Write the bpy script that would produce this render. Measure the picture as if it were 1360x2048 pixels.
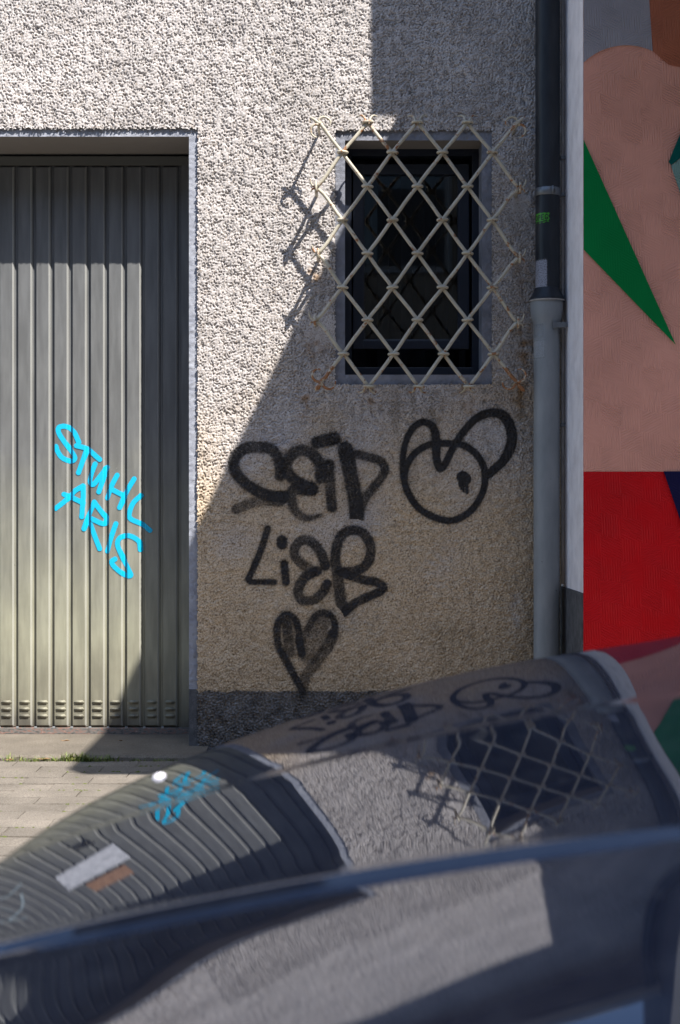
import bpy, bmesh, math, random
import numpy as np
from mathutils import Vector, Matrix
R = math.radians
scene = bpy.context.scene
for o in list(bpy.data.objects): bpy.data.objects.remove(o)

# ---------------------------------------------------------------- camera, sky, sun, exposure
CAMD = 4.82; CAMZ = 0.81; FPX = 2844.0
cd = bpy.data.cameras.new('camera'); cam = bpy.data.objects.new('camera', cd)
scene.collection.objects.link(cam); scene.camera = cam
cam.location = (0, -CAMD, CAMZ); cam.rotation_euler = (R(90), 0, 0)
cd.sensor_fit = 'VERTICAL'; cd.sensor_height = 36; cd.lens = 50
cd.clip_start = 0.02; cd.clip_end = 400
cd.dof.use_dof = True; cd.dof.focus_distance = 4.85; cd.dof.aperture_fstop = 5.6

SUNV = Vector((-0.198, 0.24, -0.405)).normalized()      # direction the light travels
elev = math.asin(-SUNV.z); az = math.atan2(-SUNV.x, -SUNV.y)   # bearing of the sun from +Y, clockwise
w = bpy.data.worlds.new('World'); scene.world = w; w.use_nodes = True
nt = w.node_tree; bg = nt.nodes['Background']
sky = nt.nodes.new('ShaderNodeTexSky'); sky.sky_type = 'NISHITA'; sky.sun_disc = False
sky.sun_elevation = elev; sky.sun_rotation = az
sky.air_density = 1.0; sky.dust_density = 0.5; sky.ozone_density = 2.0
nt.links.new(sky.outputs[0], bg.inputs[0]); bg.inputs[1].default_value = 0.145
sl = bpy.data.lights.new('sun', 'SUN'); sl.energy = 5.0; sl.angle = R(0.5); sl.color = (1, 0.965, 0.91)
so = bpy.data.objects.new('sun', sl); scene.collection.objects.link(so)
so.rotation_euler = SUNV.to_track_quat('-Z', 'Y').to_euler()
scene.view_settings.view_transform = 'Standard'; scene.view_settings.look = 'None'
scene.view_settings.gamma = 1; scene.view_settings.use_curve_mapping = False
scene.view_settings.exposure = 1.05

# ---------------------------------------------------------------- helpers
C = scene.collection
rng = random.Random(4); nr = np.random.default_rng(11)
def PX(u, v=1024.0, y=0.0):
    """point on the vertical plane Y=y"""
    d = CAMD + y
    return ((u - 680) / FPX * d, y, CAMZ + (1024 - v) / FPX * d)
def link(o, parent=None):
    C.objects.link(o)
    if parent: o.parent = parent
    return o
def tag(o, label=None, cat=None, group=None, kind=None):
    if label: o['label'] = label
    if cat: o['category'] = cat
    if group: o['group'] = group
    if kind: o['kind'] = kind
    return o
def empty(name, loc, label, cat, group=None):
    o = bpy.data.objects.new(name, None); o.location = loc; o.empty_display_size = .1
    link(o); return tag(o, label, cat, group)
def mesh_obj(name, verts, faces, mat, parent=None, smooth=False, rel=True):
    me = bpy.data.meshes.new(name)
    me.from_pydata([tuple(v) for v in verts], [], faces); me.update()
    o = bpy.data.objects.new(name, me)
    if mat: me.materials.append(mat)
    if smooth: me.polygons.foreach_set('use_smooth', [True] * len(me.polygons))
    link(o)
    if parent:
        o.parent = parent
        if rel: o.location = -Vector(parent.location)   # verts are given in world space
    return o
class MB:
    def __init__(s): s.v = []; s.f = []
    def add(s, vs, fs):
        n = len(s.v); s.v += [tuple(v) for v in vs]; s.f += [tuple(i + n for i in f) for f in fs]
    def box(s, x0, x1, y0, y1, z0, z1, ch=0.0):
        bm = bmesh.new(); bmesh.ops.create_cube(bm, size=1)
        for v in bm.verts:
            v.co = Vector((x0 + (v.co.x + .5) * (x1 - x0), y0 + (v.co.y + .5) * (y1 - y0), z0 + (v.co.z + .5) * (z1 - z0)))
        if ch > 0: bmesh.ops.bevel(bm, geom=bm.edges[:], offset=ch, segments=2, profile=.6, affect='EDGES')
        bm.verts.index_update()
        s.add([v.co[:] for v in bm.verts], [[v.index for v in f.verts] for f in bm.faces]); bm.free(); return s
    def tube(s, pts, r, n=8, caps=True, close=False):
        pts = [Vector(p) for p in pts]; m = len(pts)
        rr = r if isinstance(r, (list, tuple)) else [r] * m
        vs = []; prev = None
        for i, p in enumerate(pts):
            a = pts[(i - 1) % m] if (i > 0 or close) else p
            b = pts[(i + 1) % m] if (i < m - 1 or close) else p
            t = (b - a).normalized()
            if prev is None: n1 = t.orthogonal().normalized()
            else: n1 = (prev - t * prev.dot(t)).normalized()
            prev = n1; n2 = t.cross(n1)
            for k in range(n):
                an = 2 * math.pi * k / n
                vs.append(p + (n1 * math.cos(an) + n2 * math.sin(an)) * rr[i])
        fs = []
        L = m if close else m - 1
        for i in range(L):
            j = (i + 1) % m
            for k in range(n):
                k2 = (k + 1) % n
                fs.append((i * n + k, i * n + k2, j * n + k2, j * n + k))
        if caps and not close: fs += [tuple(range(n))[::-1], tuple((m - 1) * n + k for k in range(n))]
        s.add(vs, fs); return s
    def lathe(s, cx, cy, prof, n=40):
        vs = []; fs = []
        for (r, z) in prof:
            for k in range(n):
                a = 2 * math.pi * k / n; vs.append((cx + r * math.cos(a), cy + r * math.sin(a), z))
        for i in range(len(prof) - 1):
            for k in range(n):
                k2 = (k + 1) % n; fs.append((i * n + k, i * n + k2, (i + 1) * n + k2, (i + 1) * n + k))
        s.add(vs, fs); return s
    def build(s, name, mat, parent=None, smooth=False):
        return mesh_obj(name, s.v, s.f, mat, parent, smooth)
def grid_mesh(name, X, Y, Z, keep, mats, parent=None, attrs=None, smooth=True):
    """X,Y,Z (n,m) arrays -> quads where keep (n-1,m-1)."""
    n, m = X.shape
    idx = np.arange(n * m).reshape(n, m)
    a, b, c, d = idx[:-1, :-1][keep], idx[:-1, 1:][keep], idx[1:, 1:][keep], idx[1:, :-1][keep]
    F = np.stack([a, b, c, d], 1)
    used = np.unique(F); rm = -np.ones(n * m, int); rm[used] = np.arange(len(used)); F = rm[F]
    V = np.stack([X.ravel(), Y.ravel(), Z.ravel()], 1)[used]
    me = bpy.data.meshes.new(name)
    me.vertices.add(len(V)); me.vertices.foreach_set('co', V.astype(np.float32).ravel())
    me.loops.add(F.size); me.loops.foreach_set('vertex_index', F.astype(np.int32).ravel())
    me.polygons.add(len(F)); me.polygons.foreach_set('loop_start', np.arange(0, F.size, 4, dtype=np.int32))
    me.polygons.foreach_set('loop_total', np.full(len(F), 4, np.int32))
    me.polygons.foreach_set('use_smooth', np.full(len(F), smooth))
    me.update(calc_edges=True)
    for k, arr in (attrs or {}).items():
        if arr.ndim == 3:
            at = me.attributes.new(k, 'FLOAT_COLOR', 'POINT')
            q = np.concatenate([arr.reshape(-1, 3)[used], np.ones((len(used), 1))], 1)
            at.data.foreach_set('color', q.astype(np.float32).ravel())
        else:
            at = me.attributes.new(k, 'FLOAT', 'POINT'); at.data.foreach_set('value', arr.ravel()[used].astype(np.float32))
    me.materials.append(mats)
    o = bpy.data.objects.new(name, me); link(o)
    if parent: o.parent = parent; o.location = -Vector(parent.location)
    return o

# noise fields (periodic, band limited)
def band(n, lo, hi, ax=1.0, rot=0.0, seed=0):
    g = np.random.default_rng(seed).standard_normal((n, n))
    F = np.fft.fft2(g); f = np.fft.fftfreq(n) * n
    fx, fy = np.meshgrid(f, f); c, s_ = math.cos(rot), math.sin(rot)
    k = np.hypot((c * fx + s_ * fy) * ax, (-s_ * fx + c * fy))
    m = np.exp(-(np.maximum(lo - k, 0) / (lo * .35)) ** 2) * np.exp(-(np.maximum(k - hi, 0) / (hi * .35)) ** 2)
    h = np.real(np.fft.ifft2(F * m)); return h / h.std()
def samp(T, x, z, size):
    n = T.shape[0]; u = (x / size * n) % n; v = (z / size * n) % n
    i = np.floor(u).astype(int); j = np.floor(v).astype(int); fu, fv = u - i, v - j
    i %= n; j %= n; i2, j2 = (i + 1) % n, (j + 1) % n
    return (T[j, i] * (1 - fu) + T[j, i2] * fu) * (1 - fv) + (T[j2, i] * (1 - fu) + T[j2, i2] * fu) * fv
def sm(a, b, x): t = np.clip((x - a) / (b - a), 0, 1); return t * t * (3 - 2 * t)
def catmull(P, n=8, close=False):
    P = [np.array(p, float) for p in P]; out = []; m = len(P)
    R_ = range(m) if close else range(m - 1)
    for i in R_:
        p1, p2 = P[i], P[(i + 1) % m]
        p0 = P[i - 1] if (i > 0 or close) else 2 * p1 - p2
        p3 = P[(i + 2) % m] if (i + 2 < m or close) else 2 * p2 - p1
        for k in range(n):
            t = k / n
            out.append(.5 * (2 * p1 + (p2 - p0) * t + (2 * p0 - 5 * p1 + 4 * p2 - p3) * t * t + (3 * p1 - p0 - 3 * p2 + p3) * t ** 3))
    if not close: out.append(P[-1])
    return [tuple(q) for q in out]

# ---------------------------------------------------------------- materials
def mat(name, col=(.5, .5, .5), rough=.6, metal=0, spec=.5):
    m = bpy.data.materials.new(name); m.use_nodes = True
    b = m.node_tree.nodes['Principled BSDF']
    b.inputs['Base Color'].default_value = (*col, 1); b.inputs['Roughness'].default_value = rough
    b.inputs['Metallic'].default_value = metal; b.inputs['Specular IOR Level'].default_value = spec
    return m
class N:
    def __init__(s, m): s.t = m.node_tree; s.b = s.t.nodes['Principled BSDF']
    def n(s, typ, **kw):
        o = s.t.nodes.new(typ)
        for k, v in kw.items():
            if k in o.inputs.keys() if isinstance(k, str) else False: o.inputs[k].default_value = v
            else: setattr(o, k, v)
        return o
    def l(s, a, b): s.t.links.new(a, b)
    def coord(s, scale=(1, 1, 1)):
        g = s.n('ShaderNodeNewGeometry'); m = s.n('ShaderNodeMapping'); m.inputs['Scale'].default_value = scale
        s.l(g.outputs['Position'], m.inputs['Vector']); return m.outputs[0]
    def noise(s, vec, scale, detail=4, rough=.55):
        o = s.n('ShaderNodeTexNoise'); o.inputs['Scale'].default_value = scale; o.inputs['Detail'].default_value = detail
        o.inputs['Roughness'].default_value = rough; s.l(vec, o.inputs['Vector']); return o.outputs[0]
    def ramp(s, fac, stops):
        o = s.n('ShaderNodeValToRGB'); e = o.color_ramp.elements
        while len(e) < len(stops): e.new(.5)
        for q, (p, c) in zip(e, stops): q.position = p; q.color = (*c, 1) if len(c) == 3 else c
        s.l(fac, o.inputs[0]); return o.outputs[0]
    def mix(s, a, b, fac, mode='MIX'):
        o = s.n('ShaderNodeMix'); o.data_type = 'RGBA'; o.blend_type = mode
        for sock, val in ((o.inputs['Factor'], fac), (o.inputs['A'], a), (o.inputs['B'], b)):
            if isinstance(val, (int, float)): sock.default_value = val
            elif isinstance(val, tuple): sock.default_value = (*val, 1)
            else: s.l(val, sock)
        return o.outputs['Result']
    def math(s, op, a, b=0.0, clamp=False):
        o = s.n('ShaderNodeMath'); o.operation = op; o.use_clamp = clamp
        for i, val in enumerate((a, b)):
            if isinstance(val, (int, float)): o.inputs[i].default_value = val
            else: s.l(val, o.inputs[i])
        return o.outputs[0]
    def bump(s, h, strength=.3, dist=.002):
        o = s.n('ShaderNodeBump'); o.inputs['Strength'].default_value = strength; o.inputs['Distance'].default_value = dist
        s.l(h, o.inputs['Height']); s.l(o.outputs[0], s.b.inputs['Normal'])
    def col(s, c): s.l(c, s.b.inputs['Base Color'])
G3 = lambda v: (v, v, v)

m_plaster = mat('rough_plaster', rough=.93, spec=.25); n = N(m_plaster)
at = n.n('ShaderNodeAttribute'); at.attribute_name = 'Col'
v = n.coord(); f1 = n.noise(v, 420, 3); f2 = n.noise(v, 90, 3)
c = n.mix(at.outputs['Color'], n.ramp(f1, [(.3, G3(.72)), (.7, G3(1.22))]), 1.0, 'MULTIPLY')
sg = n.n('ShaderNodeNewGeometry'); sz = n.n('ShaderNodeSeparateXYZ'); n.l(sg.outputs['Position'], sz.inputs[0])
big = n.noise(v, 5, 4); lowz = n.math('SUBTRACT', 1.6, sz.outputs['Z'])
s1 = n.math('ADD', n.noise(v, 210, 2, .6), n.math('ADD', n.math('MULTIPLY', big, .12), n.math('MULTIPLY', lowz, .035)))
s2 = n.math('ADD', n.noise(n.coord((1.07, 1, .93)), 150, 2, .6), n.math('MULTIPLY', big, .16))
c = n.mix(c, (.17, .11, .05), n.ramp(s1, [(.635, G3(0)), (.71, G3(.65))]))
c = n.mix(c, (.07, .06, .05), n.ramp(s2, [(.70, G3(0)), (.76, G3(.7))]))
n.col(c); n.bump(n.math('ADD', f1, f2), .55, .0016)

m_band = mat('blue_grey_trim_paint', (.31, .32, .365), .8, spec=.3); n = N(m_band)
v = n.coord(); f1 = n.noise(v, 260, 3); f2 = n.noise(v, 14, 5)
n.col(n.mix((.35, .36, .40), (.255, .265, .31), n.ramp(f2, [(.35, G3(0)), (.65, G3(1))]))); n.bump(n.math('ADD', f1, n.noise(v, 700, 2)), .8, .0015)
m_band_shaded = mat('blue_grey_trim_shaded', (.2, .21, .24), .8, spec=.3); n = N(m_band_shaded)  # same trim paint as the door surround, darkened for the window's shade
v = n.coord(); f1 = n.noise(v, 260, 3); f2 = n.noise(v, 14, 5)
n.col(n.mix((.25, .255, .29), (.16, .165, .19), n.ramp(f2, [(.35, G3(0)), (.65, G3(1))]))); n.bump(n.math('ADD', f1, n.noise(v, 700, 2)), .8, .0015)
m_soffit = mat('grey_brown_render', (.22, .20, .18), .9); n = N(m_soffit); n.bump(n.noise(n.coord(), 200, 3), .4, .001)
m_core = mat('masonry', (.3, .28, .26), .9)
m_plinthtrim = mat('dark_grey_render', (.075, .075, .08), .9); n = N(m_plinthtrim); v = n.coord()
n.col(n.ramp(n.noise(v, 30, 6), [(.3, (.05, .05, .055)), (.7, (.12, .12, .125))])); n.bump(n.noise(v, 300, 4), .8, .003)

m_door = mat('weathered_grey_steel', rough=.42, metal=.1, spec=.5); n = N(m_door)
g = n.n('ShaderNodeNewGeometry'); sp = n.n('ShaderNodeSeparateXYZ'); n.l(g.outputs['Position'], sp.inputs[0])
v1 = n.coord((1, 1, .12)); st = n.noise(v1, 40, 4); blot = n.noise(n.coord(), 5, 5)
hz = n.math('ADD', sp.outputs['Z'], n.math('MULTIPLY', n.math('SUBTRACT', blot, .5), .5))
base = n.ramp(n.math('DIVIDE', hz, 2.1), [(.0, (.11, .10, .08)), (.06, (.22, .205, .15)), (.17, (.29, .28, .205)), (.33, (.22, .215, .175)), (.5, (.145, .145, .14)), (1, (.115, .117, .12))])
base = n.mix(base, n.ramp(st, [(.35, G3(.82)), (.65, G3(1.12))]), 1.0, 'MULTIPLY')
spk = n.noise(n.coord(), 130, 2); base = n.mix(base, (.55, .55, .52), n.ramp(spk, [(.78, G3(0)), (.82, G3(.8))]))
base = n.mix(base, (.05, .045, .04), n.ramp(n.noise(n.coord(), 75, 3), [(.72, G3(0)), (.78, G3(.7))]))
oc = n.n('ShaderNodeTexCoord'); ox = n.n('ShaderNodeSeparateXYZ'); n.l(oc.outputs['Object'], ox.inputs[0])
slope_light = n.math('MULTIPLY', n.math('GREATER_THAN', ox.outputs['X'], .0448), n.math('LESS_THAN', ox.outputs['X'], .0505))
base = n.mix(base, n.mix(base, (.62, .61, .56), .3), slope_light)     # sunlight on each rib slope, mixed into the colour as a lighter strip
n.col(base); n.bump(n.noise(n.coord((1, 1, .5)), 22, 3), .12, .004)
rr = n.ramp(n.noise(n.coord((1, 1, .3)), 60, 4), [(.3, G3(.46)), (.7, G3(.6))]); n.l(rr, n.b.inputs['Roughness'])
m_rail = mat('rusty_bottom_rail', rough=.7); n = N(m_rail)
n.col(n.ramp(n.noise(n.coord((1, 1, 3)), 60, 5), [(.35, (.07, .06, .055)), (.5, (.16, .15, .135)), (.62, (.22, .10, .07)), (.72, (.3, .3, .28))]))
m_lintel = mat('dark_top_rail', (.10, .10, .09), .6)

m_frame = mat('black_blue_window_frame', (.012, .016, .028), .32); n = N(m_frame); n.bump(n.noise(n.coord((1, 1, .3)), 60, 4), .15, .001)
m_glass = mat('window_glass', (.9, .93, .95), .01); n = N(m_glass)
n.b.inputs['Transmission Weight'].default_value = 1; n.b.inputs['IOR'].default_value = 1.5
m_room = mat('dark_curtain', (.02, .02, .024), .9)

m_grille = mat('cream_painted_iron', rough=.5); n = N(m_grille); v = n.coord()
ri = n.n('ShaderNodeObjectInfo'); a = n.n('ShaderNodeAttribute'); a.attribute_name = 'rust'
ns = n.noise(v, 45, 6, .65)
rust = n.math('ADD', ns, n.math('MULTIPLY', a.outputs['Fac'], .28))
cc = n.ramp(n.noise(v, 25, 3), [(.3, (.40, .355, .27)), (.7, (.52, .47, .37))])
cc = n.mix(cc, n.ramp(n.noise(v, 150, 3), [(.3, (.20, .085, .03)), (.6, (.33, .14, .05)), (.75, (.12, .05, .025))]), n.ramp(rust, [(.585, G3(0)), (.64, G3(1))]))
n.col(cc); n.bump(n.math('ADD', n.noise(v, 260, 3), rust), .5, .0012)

def painted(name, col, rough=.55, comb=True, bs=.7):
    m = mat(name, col, rough, spec=.12); n = N(m)
    if comb:
        g = n.n('ShaderNodeNewGeometry'); s = n.n('ShaderNodeSeparateXYZ'); n.l(g.outputs['Position'], s.inputs[0])
        x, z = s.outputs['X'], s.outputs['Z']
        zz = n.math('ADD', z, n.math('MULTIPLY', x, .18))
        fx = n.math('FLOOR', n.math('MULTIPLY', x, 1 / .062)); fz = n.math('FLOOR', n.math('MULTIPLY', zz, 1 / .068))
        cell = n.math('MODULO', n.math('ABSOLUTE', n.math('ADD', fx, fz)), 2.0)
        alt = n.math('MODULO', n.math('ABSOLUTE', n.math('ADD', fx, n.math('MULTIPLY', fz, 2.0))), 3.0)
        sgn = n.math('SUBTRACT', n.math('MULTIPLY', n.math('GREATER_THAN', alt, .5), 2.0), 1.0)
        d1 = n.math('SINE', n.math('MULTIPLY', n.math('ADD', x, n.math('MULTIPLY', z, .05)), 820))
        d2 = n.math('SINE', n.math('MULTIPLY', n.math('ADD', z, n.math('MULTIPLY', n.math('MULTIPLY', x, sgn), .5)), 760))
        o = n.n('ShaderNodeMix'); o.data_type = 'FLOAT'
        n.l(cell, o.inputs[0]); n.l(d1, o.inputs[2]); n.l(d2, o.inputs[3])
        wv = n.math('MULTIPLY', o.outputs[0], n.ramp(n.noise(n.coord(), 9, 3), [(.35, G3(.15)), (.65, G3(1))]))
        n.bump(wv, bs, .0016)
        hv = n.noise(n.coord(), 3, 4)
        n.col(n.mix(tuple(c * .9 for c in col), tuple(min(1, c * 1.1) for c in col), n.ramp(hv, [(.35, G3(0)), (.65, G3(1))])))
    return m
m_salmon = painted('salmon_paint', (.74, .34, .25)); m_red = painted('red_paint', (.62, .006, .010), .5)
m_lilac = painted('grey_lilac_paint', (.34, .31, .33)); m_brick = painted('rust_orange_paint', (.42, .13, .07))
m_green = painted('green_paint', (.0, .20, .045), .5, bs=.15); m_navy = painted('navy_paint', (.012, .01, .05), .45, bs=.2)
m_teal = painted('dark_teal_paint', (.0, .09, .075), .5, bs=.2); m_sage = painted('sage_paint', (.2, .32, .28), .6)
m_white = mat('white_masonry_paint', (.74, .71, .73), .85, spec=.3); n = N(m_white); v = n.coord()
n.col(n.ramp(n.noise(v, 12, 6), [(.3, (.68, .65, .67)), (.6, (.84, .81, .83))])); n.bump(n.math('ADD', n.noise(v, 190, 3), n.noise(v, 420, 2)), .55, .0035)

m_pipe_d = mat('anthracite_pipe', (.015, .018, .023), .42, spec=.3); n = N(m_pipe_d); v = n.coord((1, 1, .25))
n.col(n.ramp(n.noise(v, 30, 5), [(.3, (.011, .013, .017)), (.7, (.026, .030, .037))])); n.bump(n.noise(n.coord(), 80, 4), .1, .002)
m_pipe_l = mat('grey_cast_pipe', (.22, .25, .28), .5); n = N(m_pipe_l); v = n.coord((1, 1, .3))
pc = n.ramp(n.noise(v, 25, 5), [(.3, (.19, .205, .215)), (.7, (.26, .272, .28))])
n.col(n.mix(pc, (.03, .03, .03), n.ramp(n.noise(n.coord(), 70, 2), [(.76, G3(0)), (.79, G3(.9))]))); n.bump(n.noise(n.coord(), 120, 3), .15, .001)
m_clamp = mat('galvanised_clamp', (.18, .19, .2), .45, .6)
m_conduit = mat('beige_conduit', (.36, .33, .30), .6); n = N(m_conduit)
n.col(n.ramp(n.noise(n.coord((1, 1, .3)), 60, 4), [(.3, (.26, .24, .22)), (.7, (.42, .38, .35))]))
m_zinc = mat('zinc_gutter', (.35, .36, .37), .4, .7)
m_roof = mat('roof_soffit_board', (.16, .14, .12), .8)

def ground_mat(name, a, b, sc=300, bs=.8, moss=False):
    m = mat(name, a, .95, spec=.2); n = N(m); v = n.coord()
    c = n.mix(n.ramp(n.noise(v, 6, 6), [(.3, G3(.78)), (.7, G3(1.15))]), n.ramp(n.noise(v, sc, 3, .7), [(.3, a), (.7, b)]), 1.0, 'MULTIPLY')
    oi = n.n('ShaderNodeObjectInfo'); c = n.mix(c, n.ramp(oi.outputs['Random'], [(0, G3(.88)), (1, G3(1.08))]), 1.0, 'MULTIPLY')
    c = n.mix(c, (.06, .05, .04), n.ramp(n.noise(v, 55, 4, .7), [(.66, G3(0)), (.72, G3(.7))]))
    n.col(c); n.bump(n.math('ADD', n.noise(v, sc, 4, .7), n.noise(v, 60, 3)), bs, .004); return m
m_slab = ground_mat('stained_concrete', (.10, .083, .062), (.22, .19, .155), 260, .7)
m_paver = ground_mat('worn_concrete_paver', (.13, .11, .088), (.31, .27, .225), 260, 1.0)
m_joint = mat('joint_soil', (.13, .112, .085), 1.0)
m_moss = mat('moss', (.09, .11, .02), 1.0); m_grass = mat('weed_green', (.13, .22, .025), .6)
n = N(m_grass); oi = n.n('ShaderNodeNewGeometry'); n.col(n.ramp(n.noise(n.coord(), 60, 2), [(.35, (.06, .10, .015)), (.6, (.17, .20, .04)), (.7, (.26, .22, .10))]))
m_leaf = mat('dry_leaf', (.26, .15, .07), .8)
m_asphalt = mat('asphalt', (.05, .05, .052), .9); n = N(m_asphalt); v = n.coord()
n.col(n.ramp(n.noise(v, 300, 3, .7), [(.3, (.06, .06, .06)), (.7, (.14, .14, .135))])); n.bump(n.noise(v, 300, 3), .6, .004)
m_kerb = ground_mat('granite_kerb', (.22, .21, .2), (.36, .35, .34), 400, .4)

def spray(name, col, rough, speck):
    m = bpy.data.materials.new(name); m.use_nodes = True; n = N(m)
    n.b.inputs['Base Color'].default_value = (*col, 1); n.b.inputs['Roughness'].default_value = rough
    a = n.n('ShaderNodeAttribute'); a.attribute_name = 'a'
    ns = n.noise(n.coord(), 330, 4, .7)
    al = n.math('ADD', a.outputs['Fac'], n.math('MULTIPLY', n.math('SUBTRACT', ns, .5), n.math('MULTIPLY', n.math('MULTIPLY', a.outputs['Fac'], n.math('SUBTRACT', 1.0, a.outputs['Fac'])), speck)))
    tr = n.n('ShaderNodeBsdfTransparent'); mx = n.n('ShaderNodeMixShader')
    n.l(n.math('MAXIMUM', n.math('MINIMUM', al, 1.0), 0.0), mx.inputs[0]); n.l(tr.outputs[0], mx.inputs[1]); n.l(n.b.outputs[0], mx.inputs[2])
    n.l(mx.outputs[0], n.t.nodes['Material Output'].inputs['Surface'])
    n.bump(n.noise(n.coord(), 420, 3), .5, .0012)
    return m
m_spray = spray('black_spray_paint', (.022, .019, .019), .75, 9.0)
m_blue = spray('blue_marker_paint', (.0, .42, .66), .5, .6)
m_pale = spray('pale_marker_paint', (.34, .40, .42), .5, 1.0)

m_paint = bpy.data.materials.new('dark_blue_car_paint'); m_paint.use_nodes = True; n = N(m_paint)
n.b.inputs['Roughness'].default_value = .9; n.b.inputs['Specular IOR Level'].default_value = 0
dust = n.noise(n.coord(), 30, 5); spots = n.noise(n.coord(), 55, 1)
n.col(n.mix(n.ramp(dust, [(.35, (.003, .0042, .0095)), (.7, (.0058, .0075, .014))]), (.03, .032, .04), n.ramp(spots, [(.74, G3(0)), (.8, G3(.6))])))
gl = n.n('ShaderNodeBsdfGlossy'); gl.inputs['Color'].default_value = (.90, .93, 1, 1); gl.inputs['Roughness'].default_value = .022
lw = n.n('ShaderNodeLayerWeight'); lw.inputs['Blend'].default_value = .5
fr = n.ramp(lw.outputs['Facing'], [(.0, G3(.07)), (.35, G3(.11)), (.52, G3(.235)), (.75, G3(.34)), (.87, G3(.39)), (1, G3(.43))])
mx = n.n('ShaderNodeMixShader'); n.l(fr, mx.inputs[0]); n.l(n.b.outputs[0], mx.inputs[1]); n.l(gl.outputs[0], mx.inputs[2])
n.l(mx.outputs[0], n.t.nodes['Material Output'].inputs['Surface'])
m_blackplastic = mat('black_trim', (.02, .02, .022), .5); m_tyre = mat('tyre_rubber', (.02, .02, .02), .85)
m_alloy = mat('alloy_rim', (.5, .5, .52), .25, 1.0); m_lamp = mat('headlight_glass', (.75, .78, .8), .06, .2)
m_cglass = mat('tinted_car_glass', (.02, .025, .03), .02); N(m_cglass).b.inputs['Coat Weight'].default_value = 1

# ---------------------------------------------------------------- ground
mesh_obj('road', [(-60, -200, -.12), (60, -200, -.12), (60, -2.12, -.12), (-60, -2.12, -.12)], [(0, 1, 2, 3)], m_asphalt)['kind'] = 'structure'
pave = MB().box(-60, 60, -1.97, .6, -.30, -.0045).build('pavement', m_joint); pave['kind'] = 'structure'
k = 0
kerbs = bpy.data.objects.new('kerb', None); link(kerbs); kerbs.location = (0, -2.05, 0); kerbs['kind'] = 'structure'
kb = MB().box(0, .988, -.072, .072, -.3, .0, .008)
kme = None
for i in range(-6, 7):
    if kme is None:
        o = kb.build('kerb_stone', m_kerb); kme = o.data; o.parent = kerbs
    else:
        o = bpy.data.objects.new('kerb_stone', kme); link(o, kerbs)
    o.location = (i, 0, rng.uniform(-.002, .002))
# pavers: stretcher bond of small concrete blocks, joints sunk
PW, PD = .198, .098
vv = []
def paver_mesh(seed):
    g = random.Random(seed); nx, ny = 5, 3; vs = []; fs = []
    for j in range(ny):
        for i in range(nx):
            x = (i / (nx - 1) - .5) * (PW - .0035); y = (j / (ny - 1) - .5) * (PD - .0035)
            e = i in (0, nx - 1) or j in (0, ny - 1)
            vs.append((x + (g.uniform(-.0008, .0008)), y + g.uniform(-.0008, .0008), g.uniform(-.0012, .0008) - (.0012 if e else 0)))
    for j in range(ny - 1):
        for i in range(nx - 1): a = j * nx + i; fs.append((a, a + 1, a + nx + 1, a + nx))
    ring = list(range(nx)) + [nx * j + nx - 1 for j in range(1, ny)] + [nx * (ny - 1) + i for i in range(nx - 2, -1, -1)] + [nx * j for j in range(ny - 2, 0, -1)]
    b = len(vs); vs += [(vs[q][0], vs[q][1], -.013) for q in ring]
    for q in range(len(ring)):
        q2 = (q + 1) % len(ring); fs.append((ring[q], b + q, b + q2, ring[q2]))
    me = bpy.data.meshes.new('paver'); me.from_pydata(vs, [], fs); me.materials.append(m_paver); return me
pm = [paver_mesh(q) for q in range(6)]
count = 0
far_b = MB()
for r_ in range(18):
    y = -.232 - r_ * .0985
    for c_ in range(-11, 12):
        x = c_ * PW + (r_ % 2) * PW / 2 + .04
        near_view = x < .12 and x > -1.6
        if near_view and count < 290:
            o = bpy.data.objects.new('paver', rng.choice(pm)); link(o, pave)
            o.location = (x, y, rng.uniform(-.0015, .0015)); o.rotation_euler = (rng.uniform(-.006, .006), rng.uniform(-.004, .004), rng.uniform(-.006, .006)); count += 1
        else: far_b.box(x - PW / 2 + .002, x + PW / 2 - .002, y - PD / 2 + .002, y + PD / 2 - .002, -.011, rng.uniform(-.001, .001))
o = far_b.build('outer_pavers', m_paver, pave); o['kind'] = 'stuff'
MB().box(-60, -2.36, -1.97, -.18, -.011, -.001).build('pavement_field_left', m_paver)['kind'] = 'structure'
MB().box(2.30, 60, -1.97, -.45, -.011, -.001).build('pavement_field_right', m_paver)['kind'] = 'structure'
# threshold slab in the garage doorway, slightly worn front edge
nx = 90; vs = []; fs = []
for i in range(nx + 1):
    x = -2.25 + i * (1.805 / nx); fy = -.168 + .006 * math.sin(x * 5.1) + rng.uniform(-.004, .004)
    for (yy, zz) in ((fy, -.011), (fy + rng.uniform(-.001, .002), .006 + rng.uniform(-.003, .002)), (fy + .012, .013), (-.08, .0155), (.02, .0175), (.26, .0205)):
        vs.append((x, yy, zz))
for i in range(nx):
    for j in range(5): a = i * 6 + j; fs.append((a, a + 6, a + 7, a + 1))
mesh_obj('threshold', vs, fs, m_slab)['kind'] = 'structure'

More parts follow.
